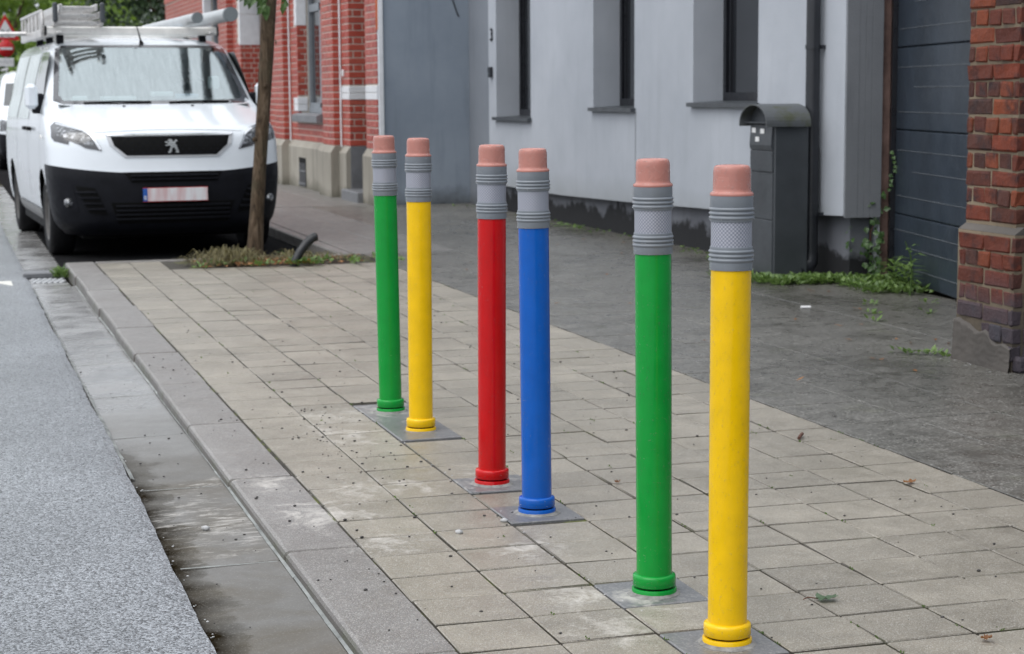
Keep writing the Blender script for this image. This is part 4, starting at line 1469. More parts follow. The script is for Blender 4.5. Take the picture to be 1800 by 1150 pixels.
def curved_patch(body, poly, off, thick, res, name, mat, parent, mirror=False, hole=None):
    """panel lying on the nose surface: polygon in (x, z)"""
    poly = [Vector((-p[0] if mirror else p[0], p[1])) for p in poly]
    # densify the boundary
    bd = []
    for i, p in enumerate(poly):
        q_ = poly[(i + 1) % len(poly)]
        n = max(1, int((q_ - p).length / res))
        bd += [p.lerp(q_, k / n) for k in range(n)]
    xs = [p.x for p in bd]; zs = [p.y for p in bd]

    def inside(x, z):
        c = False
        j = len(bd) - 1
        for i in range(len(bd)):
            a, b_ = bd[i], bd[j]
            if (a.y > z) != (b_.y > z) and x < (b_.x - a.x) * (z - a.y) / (b_.y - a.y) + a.x: c = not c
            j = i
        return c
    pts = list(bd)
    x = min(xs) + res / 2
    while x < max(xs):
        z = min(zs) + res / 2
        while z < max(zs):
            if inside(x, z) and min((Vector((x, z)) - p).length for p in bd) > res * .4: pts.append(Vector((x, z)))
            z += res
        x += res
    n = len(bd)
    cons = [(i, (i + 1) % n) for i in range(n)]
    hb_ = []
    if hole:
        pts = [p for p in pts[:n]] + [p for p in pts[n:] if not in_poly(hole, p.x, p.y)]
        for i, p in enumerate(hole):
            p, q_ = Vector(p), Vector(hole[(i + 1) % len(hole)])
            k_ = max(1, int((q_ - p).length / res))
            hb_ += [p.lerp(q_, t / k_) for t in range(k_)]
        h0 = len(pts); pts += hb_
        cons += [(h0 + i, h0 + (i + 1) % len(hb_)) for i in range(len(hb_))]
    vo, ed, fa, *_ = delaunay_2d_cdt(pts, cons, [], 1, 1e-5)
    if hole:
        fa = [f for f in fa if not in_poly(hole, sum(vo[i].x for i in f) / len(f), sum(vo[i].y for i in f) / len(f))]
    m = MB()
    V = [(p.x, body.yf(p.x, p.y) - off, p.y) for p in vo]
    F = []
    for f in fa:
        a, b_, c = (vo[i] for i in f[:3])
        cr = (b_.x - a.x) * (c.y - a.y) - (b_.y - a.y) * (c.x - a.x)
        F.append(tuple(f) if cr > 0 else tuple(reversed(f)))
    m.add(V, F, True)
    # rim so the panel has thickness
    R0 = [(p.x, body.yf(p.x, p.y) - off, p.y) for p in bd]
    R1 = [(p.x, body.yf(p.x, p.y) - off + thick, p.y) for p in bd]
    m.add(R0 + R1, [(i, (i + 1) % n, n + (i + 1) % n, n + i) for i in range(n)] + [(i, n + i, n + (i + 1) % n, (i + 1) % n) for i in range(0)])
    return m.build(name, mat, parent)


_OC = {}


def outl(body, z):
    key = (id(body), round(z, 4))
    if key not in _OC: _OC[key] = body.outline(round(z, 4))
    return _OC[key]


def build_body(body, parent, zlev, arches, bumper_z, bumper_y, ws_skip=None, white=None, black=None):
    """returns body, bumper objects; faces inside wheel arches removed"""
    n = len(body.outline(zlev[0]))
    ref = body.outline(bumper_z)
    P = {}
    for k, z in enumerate(zlev):
        for j in range(n):
            t = min(abs(ref[j][0]) / body.w(bumper_z), 1.0)
            z2 = z + .07 * t ** 2.2 * math.exp(-((z - bumper_z) / .13) ** 2)     # the bumper line rises towards the corners
            x, y = outl(body, z2)[j]
            for (ya, za, ra) in arches:      # snap vertices that sit near the arch edge on to it
                d = math.hypot(y - ya, z2 - za)
                if abs(x) > body.w(z2) * .93 and abs(d - ra) < .028 and d > 1e-6:
                    y, z2 = ya + (y - ya) * ra / d, za + (z2 - za) * ra / d
            for sgn in (1, -1): P[(k, j, sgn)] = (sgn * x, y, z2)
    bod, bum = MB(), MB()
    for target in (bod, bum):
        ids = {}
        vs, fs = [], []

        def vid(key):
            if key[1] in (0, n - 1): key = (key[0], key[1], 1)
            if key not in ids:
                ids[key] = len(vs); vs.append(P[key])
            return ids[key]
        for k in range(len(zlev) - 1):
            for j in range(n - 1):
                for sgn in (1, -1):
                    q4 = [(k, j, sgn), (k, j + 1, sgn), (k + 1, j + 1, sgn), (k + 1, j, sgn)]
                    c = [sum(P[t][a] for t in q4) / 4 for a in range(3)]
                    if any(math.hypot(c[1] - ya, c[2] - za) < ra - .004 and abs(c[0]) > body.w(c[2]) * .9 for (ya, za, ra) in arches): continue
                    isb = zlev[k + 1] < bumper_z + .001 and c[1] < bumper_y
                    if isb != (target is bum): continue
                    if ws_skip and ws_skip(c): continue
                    ii = tuple(vid(t) for t in q4)
                    fs.append(ii if sgn > 0 else tuple(reversed(ii)))
        if target is bod:      # roof and floor caps
            top = [vid((len(zlev) - 1, j, 1)) for j in range(n)] + [vid((len(zlev) - 1, j, -1)) for j in range(n - 2, 0, -1)]
            fs.append(tuple(top))
        target.add(vs, fs, True)
    return bod.build('body', white, parent), bum.build('bumper', black, parent)


def wheel(parent, x, y, r, w, sgn):
    """tyre with rim and hub; axle along x"""
    t = MB()
    prof = [(r * .62, -w / 2 + .012), (r * .80, -w / 2), (r * .95, -w / 2 + .012), (r, -w / 2 + .04), (r, w / 2 - .04), (r * .95, w / 2 - .012), (r * .80, w / 2), (r * .62, w / 2 - .012)]
    t.lathe(prof, 40)
    t.v = [(vz, vx, vy) for (vx, vy, vz) in t.v]
    ty = t.build('tyre', MAT['tyre'], parent, (x, y, r))
    d = MB()
    pr = [(.0, w / 2 - .045), (.035, w / 2 - .04), (.05, w / 2 - .055), (r * .40, w / 2 - .03), (r * .55, w / 2 - .045), (r * .60, w / 2 - .008), (r * .64, w / 2 - .010)]
    d.lathe([(a, b_) for (a, b_) in pr], 32)
    d.v = [(vz * sgn, vx, vy) for (vx, vy, vz) in d.v]
    link(bpy.data.objects.new('rim', d.mesh('rim', MAT['rim'])), ty)
    return ty


VAN_B = Body([.20, .24, .30, .40, .55, .68, .74, .83, .93, 1.01, 1.06, 1.10, 1.15, 1.20, 1.255, 1.30, 1.50, 1.70, 1.745, 1.79, 1.82, 1.84, 1.85],
             [.16, .08, .035, .01, 0.0, 0.0, .015, .03, .05, .085, .15, .24, .38, .54, .74, .81, 1.10, 1.38, 1.45, 1.56, 1.72, 2.0, 2.5],
             [.80, .86, .90, .925, .94, .95, .95, .95, .95, .945, .94, .935, .925, .915, .90, .885, .845, .79, .765, .72, .65, .55, .42],
             [.42, .45, .48, .50, .50, .50, .50, .50, .50, .50, .50, .50, .50, .50, .46, .44, .38, .34, .34, .34, .34, .4, .5], 4.60)
van = empty('parked_van', (1.775, 15.15, -.088), .045)
tag(van, 'white delivery van with black bumper and ladders on its roof, parked behind the tree', 'van')
zl = [.20, .22, .245, .27] + [.30 + .025 * i for i in range(17)] + [.725 + .025 * i for i in range(20)] + [1.22, 1.2325, 1.245, 1.2575, 1.27] + [1.30 + .03 * i for i in range(14)] + [1.71, 1.73, 1.745, 1.76, 1.775, 1.79, 1.80, 1.81, 1.82, 1.83, 1.838, 1.845, 1.85]
WS = [(-.827, 1.281), (-.783, 1.512), (-.733, 1.73), (-.674, 1.757), (-.046, 1.760), (.695, 1.759), (.742, 1.73), (.785, 1.512), (.835, 1.281), (.76, 1.254), (.36, 1.250), (0, 1.250), (-.36, 1.250), (-.758, 1.253)]
GL = [(-.703, 1.714), (-.776, 1.333), (-.751, 1.284), (-.35, 1.279), (.0, 1.279), (.35, 1.279), (.735, 1.290), (.768, 1.322), (.728, 1.531), (.680, 1.699), (.645, 1.735), (-.055, 1.737), (-.671, 1.737)]
MID = [((a + c) / 2, (b_ + d) / 2) for (a, b_), (c, d) in zip(GL, [(-.733, 1.73), (-.81, 1.34), (-.78, 1.266), (-.36, 1.262), (0, 1.262), (.36, 1.262), (.77, 1.268), (.81, 1.32), (.765, 1.53), (.71, 1.72), (.66, 1.752), (-.05, 1.752), (-.69, 1.752)])]
body, bumper = build_body(VAN_B, van, zl, [(.92, .335, .385), (3.845, .335, .385)], .70, .62, lambda c: c[1] < VAN_B.yf(c[0], c[2]) + .03 and in_poly(MID, c[0], c[2]), MAT['van_white'], MAT['van_black'])
for (y, s) in ((.92, -1), (.92, 1), (3.845, -1), (3.845, 1)):
    wheel(van, s * .815, y, .335, .215, s)
# dark lining of the arches and underbody
q = MB(); q.box(-.70, .70, .30, 4.3, .17, .62); q.box(-.88, .88, 1.36, 3.40, .19, .34); q.build('underbody', MAT['van_gap'], van)
q = MB(); q.box(-.83, .83, .52, 1.32, .36, .75); q.build('wheel_housing', MAT['van_gap'], van)
q = MB(); q.box(-.83, .83, 3.43, 4.25, .36, .75); q.build('wheel_housing', MAT['van_gap'], van)
# windscreen: black border, glass set on it
curved_patch(VAN_B, WS, .004, .02, .045, 'windscreen_border', MAT['lamp_bezel'], van, hole=GL)
wsg = curved_patch(VAN_B, [(x * 1.006, 1.5 + (z - 1.5) * 1.01) for (x, z) in GL], .0015, .002, .045, 'windscreen', MAT['windscreen'], van)
# the cab behind the glass
cab = empty('cab', (0, 0, 0), 0, van)
q = MB()
prof = [(.78, 1.24), (1.05, 1.27), (1.32, 1.30), (1.48, 1.26), (1.52, 1.05), (1.52, .80)]
for (ya, za), (yb, zb_) in zip(prof[:-1], prof[1:]): q.add([(-.80, ya, za), (.80, ya, za), (.80, yb, zb_), (-.80, yb, zb_)], [(0, 1, 2, 3)], True)
q.build('dashboard', MAT['dash'], cab)
q = MB(); q.box(-.76, .76, 2.42, 2.45, .6, 1.76); q.build('bulkhead', MAT['seat'], cab)
for x in (-.46, -.02, .44):
    q = MB(); q.cbox(x, 2.18, 1.22, .20, .08, .30, .06); smooth_by_angle(q.build('seat_back', MAT['seat'], cab), 60)
    q = MB(); q.cbox(x, 2.22, 1.60, .12, .05, .085, .035); smooth_by_angle(q.build('head_rest', MAT['seat'], cab), 60)
q = MB(); q.tube([(.44 + .19 * math.cos(2 * math.pi * k / 24), 1.66 - .10 * math.sin(2 * math.pi * k / 24), 1.30 + .17 * math.sin(2 * math.pi * k / 24)) for k in range(25)], .014, 8, cap=False); q.build('steering_wheel', MAT['van_gap'], cab)
for (x0, x1, y0, y1, z, mt, nm) in ((-.66, -.54, 1.00, 1.12, 1.275, 'paper', 'paper_sheet'), (-.42, -.14, .95, 1.15, 1.272, 'paper', 'paper_sheet'), (.02, .20, 1.10, 1.25, 1.31, 'paper', 'paper_sheet'), (.22, .40, 1.0, 1.16, 1.29, 'blue_item', 'blue_cloth')):
    q = MB(); q.cbox((x0 + x1) / 2, (y0 + y1) / 2, z + .022, (x1 - x0) / 2, (y1 - y0) / 2, .022, .008); q.build(nm, MAT[mt], cab)
q = MB(); q.cbox(.585, 1.28, 1.43, .05, .012, .055, .01); q.build('hanging_mask', MAT['paper'], cab)
q = MB(); q.cbox(.0, 1.45, 1.70, .10, .015, .03, .01); q.build('interior_mirror', MAT['van_gap'], cab)
for (x0, x1) in ((-.60, -.05), (.10, .62)):
    q = MB(); q.tube([(x0, VAN_B.yf(x0, 1.262) - .03, 1.262), ((x0 + x1) / 2, VAN_B.yf((x0 + x1) / 2, 1.272) - .035, 1.272), (x1, VAN_B.yf(x1, 1.268) - .03, 1.268)], .009, 6); q.build('wiper', MAT['van_gap'], van)
for x in (-.285, .285):
    q = MB(); q.lathe([(.013, 0), (.012, .008), (0, .010)], 10); q.build('washer_nozzle', MAT['van_gap'], van, (x, VAN_B.yf(x, 1.232), 1.232))
# headlamps
HL = [(-.907, 1.081), (-.867, 1.117), (-.679, 1.059), (-.618, 1.019), (-.551, .883), (-.675, .907), (-.72, .934), (-.793, .966), (-.799, .934), (-.898, .96), (-.917, .991)]
HI = [(-.885, 1.070), (-.86, 1.092), (-.69, 1.040), (-.632, 1.003), (-.590, .922), (-.675, .935), (-.72, .962), (-.81, .990), (-.875, 1.0)]
HD = [(-.87, 1.112), (-.679, 1.061), (-.618, 1.021), (-.556, .895), (-.570, .892), (-.632, 1.008), (-.690, 1.044), (-.868, 1.096)]
for mir in (False, True):
    hl = curved_patch(VAN_B, HL, .006, .03, .03, 'headlamp', MAT['lamp_bezel'], van, mir)
    curved_patch(VAN_B, HI, .010, .01, .03, 'lamp_glass', MAT['lamp'], hl, mir)
    curved_patch(VAN_B, HD, .012, .01, .03, 'light_strip', MAT['chrome'], hl, mir)
# bonnet shut line
q = MB()
for (za, zb_) in ((1.0625, 1.0655),):
    xs = [-.60 + 1.2 * i / 30 for i in range(31)]
    for a, b_ in zip(xs[:-1], xs[1:]):
        za_, zc = 1.045 - .02 * (a / .6) ** 2, 1.045 - .02 * (b_ / .6) ** 2
        q.add([(a, VAN_B.yf(a, za_) - .0012, za_), (b_, VAN_B.yf(b_, zc) - .0012, zc), (b_, VAN_B.yf(b_, zc + .004) - .0012, zc + .004), (a, VAN_B.yf(a, za_ + .004) - .0012, za_ + .004)], [(0, 1, 2, 3)])
q.build('bonnet_gap', plain('shut_line_grey', (.30, .31, .32), .6), van)
# grille and emblem
RIM = [(-.516, 1.018), (.516, 1.018), (.492, .930), (.378, .829), (-.378, .829), (-.492, .930)]
GRI = [(-.478, .996), (.478, .996), (.456, .925), (.360, .844), (-.360, .844), (-.456, .925)]
gr = curved_patch(VAN_B, RIM, .010, .03, .04, 'grille', plain('satin_grille_frame', (.45, .46, .48), .35), van)
curved_patch(VAN_B, GRI, .0135, .01, .04, 'grille_mesh', MAT['van_gap'], gr)
curved_patch(VAN_B, [(-.516, 1.018), (.516, 1.018), (.50, 1.003), (-.50, 1.003)], .0155, .012, .04, 'chrome_strip', MAT['chrome'], gr)
q = MB()
for j in range(5):
    for i in range(15):
        x = -.40 + .8 * i / 14 + (.028 if j % 2 else 0); z = .862 + .028 * j
        if abs(x) > .36 + (z - .844) * .6: continue
        y = VAN_B.yf(x, z) - .016
        q.add([(x - .012, y, z), (x, y, z - .008), (x + .012, y, z), (x, y, z + .008)], [(0, 1, 2, 3)])
q.build('grille_studs', MAT['van_black'], gr)
# emblem: a standing lion seen in outline, head and forepaws to the left, tail curled up at the right
MAT['emblem'] = plain('dull_chrome_emblem', (.26, .27, .27), .3, .3, 25, metal=.6)
LION = [[(.0, 1.0), (.16, .97), (.25, .88), (.28, .78), (.40, .86), (.50, .96), (.62, .93), (.66, .80), (.60, .83), (.53, .86), (.48, .76), (.46, .66), (.58, .56), (.60, .42), (.66, .28), (.74, .14), (.70, .02), (.44, .02), (.42, .10), (.50, .14), (.42, .30), (.30, .42),
         (.20, .36), (.12, .22), (.06, .10), (-.04, .0), (-.22, .0), (-.24, .08), (-.12, .14), (-.06, .28), (.02, .46), (.0, .56), (-.10, .54), (-.30, .50), (-.42, .52), (-.43, .58), (-.30, .60), (-.12, .66), (-.28, .70), (-.43, .76), (-.44, .83), (-.34, .84), (-.10, .76), (-.06, .84), (-.18, .88), (-.14, .96)]]
for pl in LION:
    pp = [((x - .13) * .092 - .002, .860 + z * .112) for (x, z) in pl]
    curved_patch(VAN_B, pp[::-1], .024, .010, .02, 'emblem', MAT['emblem'], gr)
# lower front: plate, intakes with slats, fog lamps
q = MB(); q.cbox(.008, -.020, .530, .266, .006, .058, .003); hp = q.build('plate_holder', MAT['van_gap'], van)
q = MB(); q.box(-.215, .268, -.0290, -.0265, .478, .582); q.build('number_plate', MAT['plate'], hp)
q = MB(); q.box(-.252, -.217, -.0290, -.0265, .478, .582); q.build('country_band', MAT['plate_blue'], hp)
me = text_mesh('B', .045, .0008, 'country_letter', MAT['sign_white'])
o = bpy.data.objects.new('country_letter', me); o.location = (-.2345, -.0300, .505); o.rotation_euler = (math.pi / 2, 0, 0); link(o, hp)
q = MB(); q.box(-.254, .271, -.0275, -.0262, .474, .478); q.box(-.254, .271, -.0275, -.0262, .582, .586); q.build('plate_border', MAT['sign_red'], hp)


def slat(x0, x1, z, h, nm='slat', mt='van_black', off=.020):
    q = MB()
    xs = [x0 + (x1 - x0) * i / 12 for i in range(13)]
    prof = [(0, -h), (-.012, -h * .4), (-.012, h * .4), (0, h)]
    vs = [(x, VAN_B.yf(x, z) - off + .012 + py, z + pz) for x in xs for (py, pz) in prof]
    q.add(vs, [(i * 4 + j, (i + 1) * 4 + j, (i + 1) * 4 + j + 1, i * 4 + j + 1) for i in range(12) for j in range(3)])
    q.build(nm, MAT[mt], van)


curved_patch(VAN_B, [(-.40, .712), (.40, .712), (.36, .632), (-.33, .628)], .006, .01, .05, 'upper_intake', MAT['van_gap'], van)
for z in (.652, .682): slat(-.34, .36, z, .008)
curved_patch(VAN_B, [(-.50, .470), (.50, .470), (.44, .300), (-.44, .300)], .006, .01, .05, 'lower_intake', MAT['van_gap'], van)
for z in (.335, .370, .405, .440): slat(-.46, .46, z, .009)
for s in (-1, 1):
    curved_patch(VAN_B, [(-.765, .605), (-.62, .590), (-.525, .37), (-.66, .385)], .006, .01, .04, 'corner_intake', MAT['van_gap'], van, s > 0)
    for k, z in enumerate((.42, .465, .51, .555)): slat(*sorted((s * (-.685 - .028 * k), s * (-.545 - .022 * k))), z, .009)
    curved_patch(VAN_B, [(-.885, .62), (-.79, .62), (-.74, .40), (-.86, .40)], .004, .012, .04, 'fog_lamp_housing', MAT['van_black'], van, s > 0)
    q = MB(); q.lathe([(.0, .03), (.030, .022), (.036, .008), (.040, 0)], 20); q.v = [(a, -c, b_) for (a, b_, c) in q.v]
    q.build('fog_lamp', MAT['lamp'], van, (s * .814, VAN_B.yf(.814, .472) - .003, .472))
# sides: windows, door gaps, handles, mirrors, sill trim
for s in (-1, 1):
    def side(poly, off, name, mt, parent=van):
        q = MB()
        vs = [(s * (VAN_B.w(z) + off), y, z) for (y, z) in poly] + [(s * (VAN_B.w(z) - .01), y, z) for (y, z) in poly]
        n = len(poly)
        fs = [tuple(range(n)), tuple(reversed(range(n, 2 * n)))] + [(i, n + i, n + (i + 1) % n, (i + 1) % n) for i in range(n)]
        if s > 0: fs = [tuple(reversed(f)) for f in fs]
        q.add(vs, fs)
        return q.build(name, mt, parent)

    def grid_side(y0, y1, z0, z1, off, name, mt, ny=6, nz=10, slant=0.0):
        q = MB()
        for j in range(nz + 1):
            z = z0 + (z1 - z0) * j / nz
            for i in range(ny + 1):
                y = y0 + slant * (z - z0) + (y1 - y0 - slant * (z - z0)) * i / ny
                q.v.append((s * (VAN_B.w(z) + off), y, z))
        F_ = [(j * (ny + 1) + i, j * (ny + 1) + i + 1, (j + 1) * (ny + 1) + i + 1, (j + 1) * (ny + 1) + i) for j in range(nz) for i in range(ny)]
        q.f = F_ if s > 0 else [tuple(reversed(f)) for f in F_]
        q.sm = [True] * len(q.f)
        return q.build(name, mt, van)
    grid_side(1.17, 1.98, 1.30, 1.70, .004, 'door_window', MAT['dark_glass'], slant=.55)
    grid_side(2.15, 3.15, 1.12, 1.70, .003, 'panel_pressing', plain('pressed_panel_grey', (.55, .60, .60), .35))
    grid_side(3.30, 4.35, 1.12, 1.70, .003, 'panel_pressing', plain('pressed_panel_grey', (.55, .60, .60), .35))
    for y in (1.02, 2.06, 3.22):
        grid_side(y, y + .008, .45, 1.74, .002, 'door_gap', MAT['van_gap'], 1, 14)
    for y in (1.86, 2.20):
        q = MB(); q.cbox(s * (VAN_B.w(1.04) + .02), y, 1.04, .018, .085, .016, .006); q.build('door_handle', MAT['van_gap'] if y < 2 else MAT['van_black'], van)
    grid_side(1.32, 3.42, .235, .36, .010, 'sill_trim', plain('grey_sill', (.22, .22, .215), .55))
    q = MB(); q.cbox(s * .985, 1.20, 1.320, .052, .060, .105, .030); mi = smooth_by_angle(q.build('mirror', MAT['van_white'], van), 60)
    q = MB(); q.cbox(s * .930, 1.215, 1.26, .05, .045, .085, .015); q.build('mirror_arm', MAT['van_black'], mi)
    q = MB(); q.box(s * .985 - .04, s * .985 + .04, 1.2605, 1.263, 1.24, 1.40); q.build('mirror_glass', MAT['chrome'], mi)
    q = MB(); q.cbox(s * .965, .70, .99, .006, .030, .014, .004); q.build('side_repeater', MAT['alu_white'], van)
# rear doors
q = MB()
q.box(-.70, -.02, 4.598, 4.606, 1.10, 1.68); q.box(.02, .70, 4.598, 4.606, 1.10, 1.68); q.build('rear_window', MAT['dark_glass'], van)
# aerial
q = MB(); q.tube([(0, 1.50, 1.765), (-.006, 1.51, 1.80)], [.022, .012], 8); q.tube([(-.005, 1.505, 1.79), (-.035, 1.53, 1.935)], [.008, .0045], 6); q.build('aerial', MAT['van_gap'], van)

# ---- roof rack
rk = empty('roof_rack', (1.775, 15.15, -.088), .045); tag(rk, 'pale aluminium roof rack crossbars on the parked white van', 'roof rack')
for y in (1.64, 2.6, 3.6):
    q = MB(); q.cbox(-.055, y, 1.885, .745, .045, .036, .012); smooth_by_angle(q.build('crossbar', MAT['alu_white'], rk), 60)
for s in (-.71, .60):
    q = MB(); q.cbox(s, 2.55, 1.862, .022, 1.15, .012, .006); q.build('side_rail', MAT['alu'], rk)
    for y in (1.72, 2.6, 3.5):
        q = MB(); q.cbox(s * .95, y, 1.82, .03, .04, .05, .008); q.build('mounting_foot', MAT['van_black'], rk)
for x in (-.804, .694):
    q = MB(); q.cbox(x, 1.64, 1.885, .006, .047, .042, .004); q.build('end_cap', MAT['van_black'], rk)


def ladder(name, label, cx, y0, z0, width, length, rungs, n_sec, edge=False):
    r_ = empty(name, (1.775, 15.15, -.088), .045); tag(r_, label, 'ladder', 'ladders on the van roof')
    for k in range(n_sec):
        zz = z0 + k * .062
        ww = width - k * .05
        for s in (-1, 1):
            q = MB()
            if edge: q.cbox(cx, y0 + length / 2, z0 + (0 if s < 0 else width), .014, length / 2, .036 if s < 0 else .014, .006)
            else: q.cbox(cx + s * ww / 2, y0 + length / 2 - k * .03, zz + .028, .013, length / 2, .029, .006)
            q.build('rail', MAT['alu'], r_)
        for i in range(rungs):
            y = y0 + .06 + (length - .12) * i / (rungs - 1) - k * .03
            q = MB()
            if edge: q.tube([(cx, y, z0), (cx, y, z0 + width)], .013, 8)
            else: q.cbox(cx, y, zz + .028, ww / 2 - .012, .016, .013, .004)
            q.build('rung', MAT['alu'], r_)
    return r_


l1 = ladder('ladder', 'stacked three-section aluminium ladder lying flat on the white van roof rack', -.535, 1.50, 1.925, .40, 2.9, 11, 3)
for s in (-.735, -.335):
    q = MB(); q.cbox(s, 1.45, 2.035, .020, .03, .085, .012); q.build('end_shoe', MAT['grey_metal'], l1)
l2 = ladder('ladder', 'aluminium ladder standing on edge at the outer side of the van roof rack', -.835, 1.62, 1.86, .19, 1.9, 6, 1, True)
q = MB(); q.tube([(-.83, 1.60, 1.87), (-.83, 1.575, 1.95), (-.83, 1.60, 2.04)], .016, 8); q.build('end_bow', MAT['alu'], l2)
q = MB(); q.tube([(-.84, 3.0, 1.90), (-1.10, 3.05, 1.90)], .02, 8); q.build('stabiliser', MAT['alu'], l2)
for i, (cx, z, r, ya, lab) in enumerate(((.435, 1.985, .044, 1.15, 'thinner of the two grey plastic storage tubes on the van roof'), (.685, 2.008, .059, .95, 'thicker of the two grey plastic storage tubes on the van roof'))):
    tr_ = empty('storage_tube', (1.775, 15.15, -.088), .045); tag(tr_, lab, 'tube', 'storage tubes on the van roof')
    q = MB(); q.tube([(cx, ya + .02, z), (cx - .06, ya + 2.6, z - .015)], r, 24); q.build('tube', MAT['grey_tube'], tr_)
    q = MB(); q.tube([(cx, ya - .012, z), (cx, ya + .05, z)], r * 1.07, 24); q.build('end_cap', MAT['tube_cap'], tr_)

# ------------------------------------------------------------------ second white vehicle far behind
CAR_B = Body([.22, .30, .45, .60, .75, .90, .97, 1.02, 1.08, 1.12, 1.40, 1.62, 1.70, 1.76, 1.79, 1.80],
             [.12, .03, .0, .0, .02, .06, .18, .40, .70, .90, 1.22, 1.50, 1.65, 1.9, 2.2, 2.5],
             [.80, .86, .89, .90, .90, .89, .88, .87, .85, .84, .78, .72, .68, .60, .50, .40],
             [.40, .45, .45, .45, .45, .45, .45, .45, .42, .40, .34, .30, .3, .3, .35, .4], 4.3)
car = empty('parked_car', (1.86, 34.2, -.088), .02); tag(car, 'white car parked behind the van at the left edge', 'car')
build_body(CAR_B, car, [.20 + .05 * i for i in range(31)] + [1.74, 1.77, 1.79, 1.80], [(.85, .32, .36), (3.5, .32, .36)], .60, .6, None, MAT['van_white'], MAT['van_black'])
for (y, s) in ((.85, -1), (.85, 1), (3.5, -1), (3.5, 1)): wheel(car, s * .78, y, .32, .2, s)
q = MB(); q.box(-.7, .7, .3, 4.0, .16, .6); q.box(-.78, .78, .48, 1.22, .3, .7); q.box(-.78, .78, 3.12, 3.88, .3, .7); q.build('underbody', MAT['van_gap'], car)
curved_patch(CAR_B, [(-.74, 1.14), (.74, 1.14), (.66, 1.56), (-.66, 1.56)], .004, .02, .06, 'windscreen', MAT['dark_glass'], car)
for mir in (False, True):
    curved_patch(CAR_B, [(-.86, .92), (-.60, .86), (-.62, .72), (-.86, .70)], .006, .03, .05, 'headlamp', MAT['lamp'], car, mir)
    q = MB(); q.cbox((-1 if not mir else 1) * .97, 1.15, 1.12, .09, .06, .07, .03); q.build('mirror', MAT['van_black'], car)
curved_patch(CAR_B, [(-.42, .80), (.42, .80), (.36, .66), (-.36, .66)], .006, .02, .06, 'grille', MAT['van_gap'], car)
for z in (1.83,):
    q = MB(); q.tube([(-.6, 1.7, z), (-.6, 3.9, z)], .02, 8); q.tube([(.6, 1.7, z), (.6, 3.9, z)], .02, 8); q.build('roof_rails', MAT['alu'], car)

# ------------------------------------------------------------------ vegetation
def leaf(q, c, d, n, L, W, bend=.15):
    """folded leaf: centre base c, direction d, normal n"""
    d = d.normalized(); s = d.cross(n).normalized(); n = s.cross(d).normalized()
    p0 = c; p1 = c + d * L * .45; p2 = c + d * L - n * L * bend
    q.add([p0, p1 + s * W / 2 + n * W * .12, p2, p1 - s * W / 2 + n * W * .12, p1], [(0, 4, 1), (4, 2, 1), (0, 3, 4), (3, 2, 4)])


def rvec(rr=random): 
    while True:
        v = Vector((rr.uniform(-1, 1), rr.uniform(-1, 1), rr.uniform(-1, 1)))
        if .05 < v.length < 1: return v


def tree(name, label, loc, trunk, blobs, mat, nleaf, lsize, seed, group=None, limbs=6):
    rr = random.Random(seed)
    root = empty(name, loc); tag(root, label, 'tree', group)
    q = MB()
    q.tube([Vector(p) for p, r in trunk], [r for p, r in trunk], 14)
    top = Vector(trunk[-1][0])
    for i in range(limbs):
        b_ = blobs[i % len(blobs)]
        e = Vector(b_[0]) + rvec(rr) * b_[1][0] * .4
        st = Vector(trunk[-1][0]).lerp(Vector(trunk[max(len(trunk) - 2, 0)][0]), rr.uniform(0, .5))
        mid = st.lerp(e, .5) + Vector((0, 0, .1)) * (e - st).length
        r0 = trunk[-1][1] * .7
        q.tube([st, mid, e], [r0, r0 * .6, r0 * .25], 7)
    q.build('trunk', MAT['bark'], root)
    c = MB()
    tot = sum(b_[1][0] * b_[1][1] * b_[1][2] for b_ in blobs)
    for (ctr, rad) in blobs:
        k = int(nleaf * rad[0] * rad[1] * rad[2] / tot)
        ncl = max(6, k // 14)
        for _ in range(ncl):
            v = rvec(rr)
            v = v.normalized() * (v.length ** .45)
            p = Vector((ctr[0] + v.x * rad[0], ctr[1] + v.y * rad[1], ctr[2] + v.z * rad[2]))
            cs = lsize * rr.uniform(1.2, 2.6)
            for _ in range(14):
                o_ = rvec(rr) * cs
                d = (rvec(rr) + Vector((0, 0, -.3))); n_ = (rvec(rr) + Vector((0, 0, .9)))
                s = lsize * rr.uniform(.6, 1.25)
                leaf(c, p + o_, d, n_, s, s * .62)
    c.build('crown', mat, root)
    return root


# the street tree in front of the van: leaning trunk, crown above the picture
TR = [((2.226, 13.95, -.06), .075), ((2.228, 13.95, .05), .063), ((2.245, 13.95, .30), .054), ((2.276, 13.95, .66), .0500), ((2.314, 13.95, 1.09), .0505), ((2.348, 13.95, 1.5), .053), ((2.380, 13.95, 1.93), .055), ((2.42, 13.96, 2.5), .060), ((2.46, 13.98, 3.1), .050)]
TL = [((x - 2.226, y - 13.95, z), r) for ((x, y, z), r) in TR]
st = tree('street_tree', 'slim street tree trunk leaning in front of the white van', (2.226, 13.95, 0), TL,
          [((.25, .05, 4.4), (1.2, 1.2, 1.0)), ((-.5, .2, 4.0), (.8, .8, .7)), ((.9, -.1, 3.9), (.8, .8, .7)), ((.2, .4, 5.2), (.9, .9, .8))], MAT['leaf_street'], 3000, .11, 3, limbs=8)
q = MB(); rr = random.Random(5)
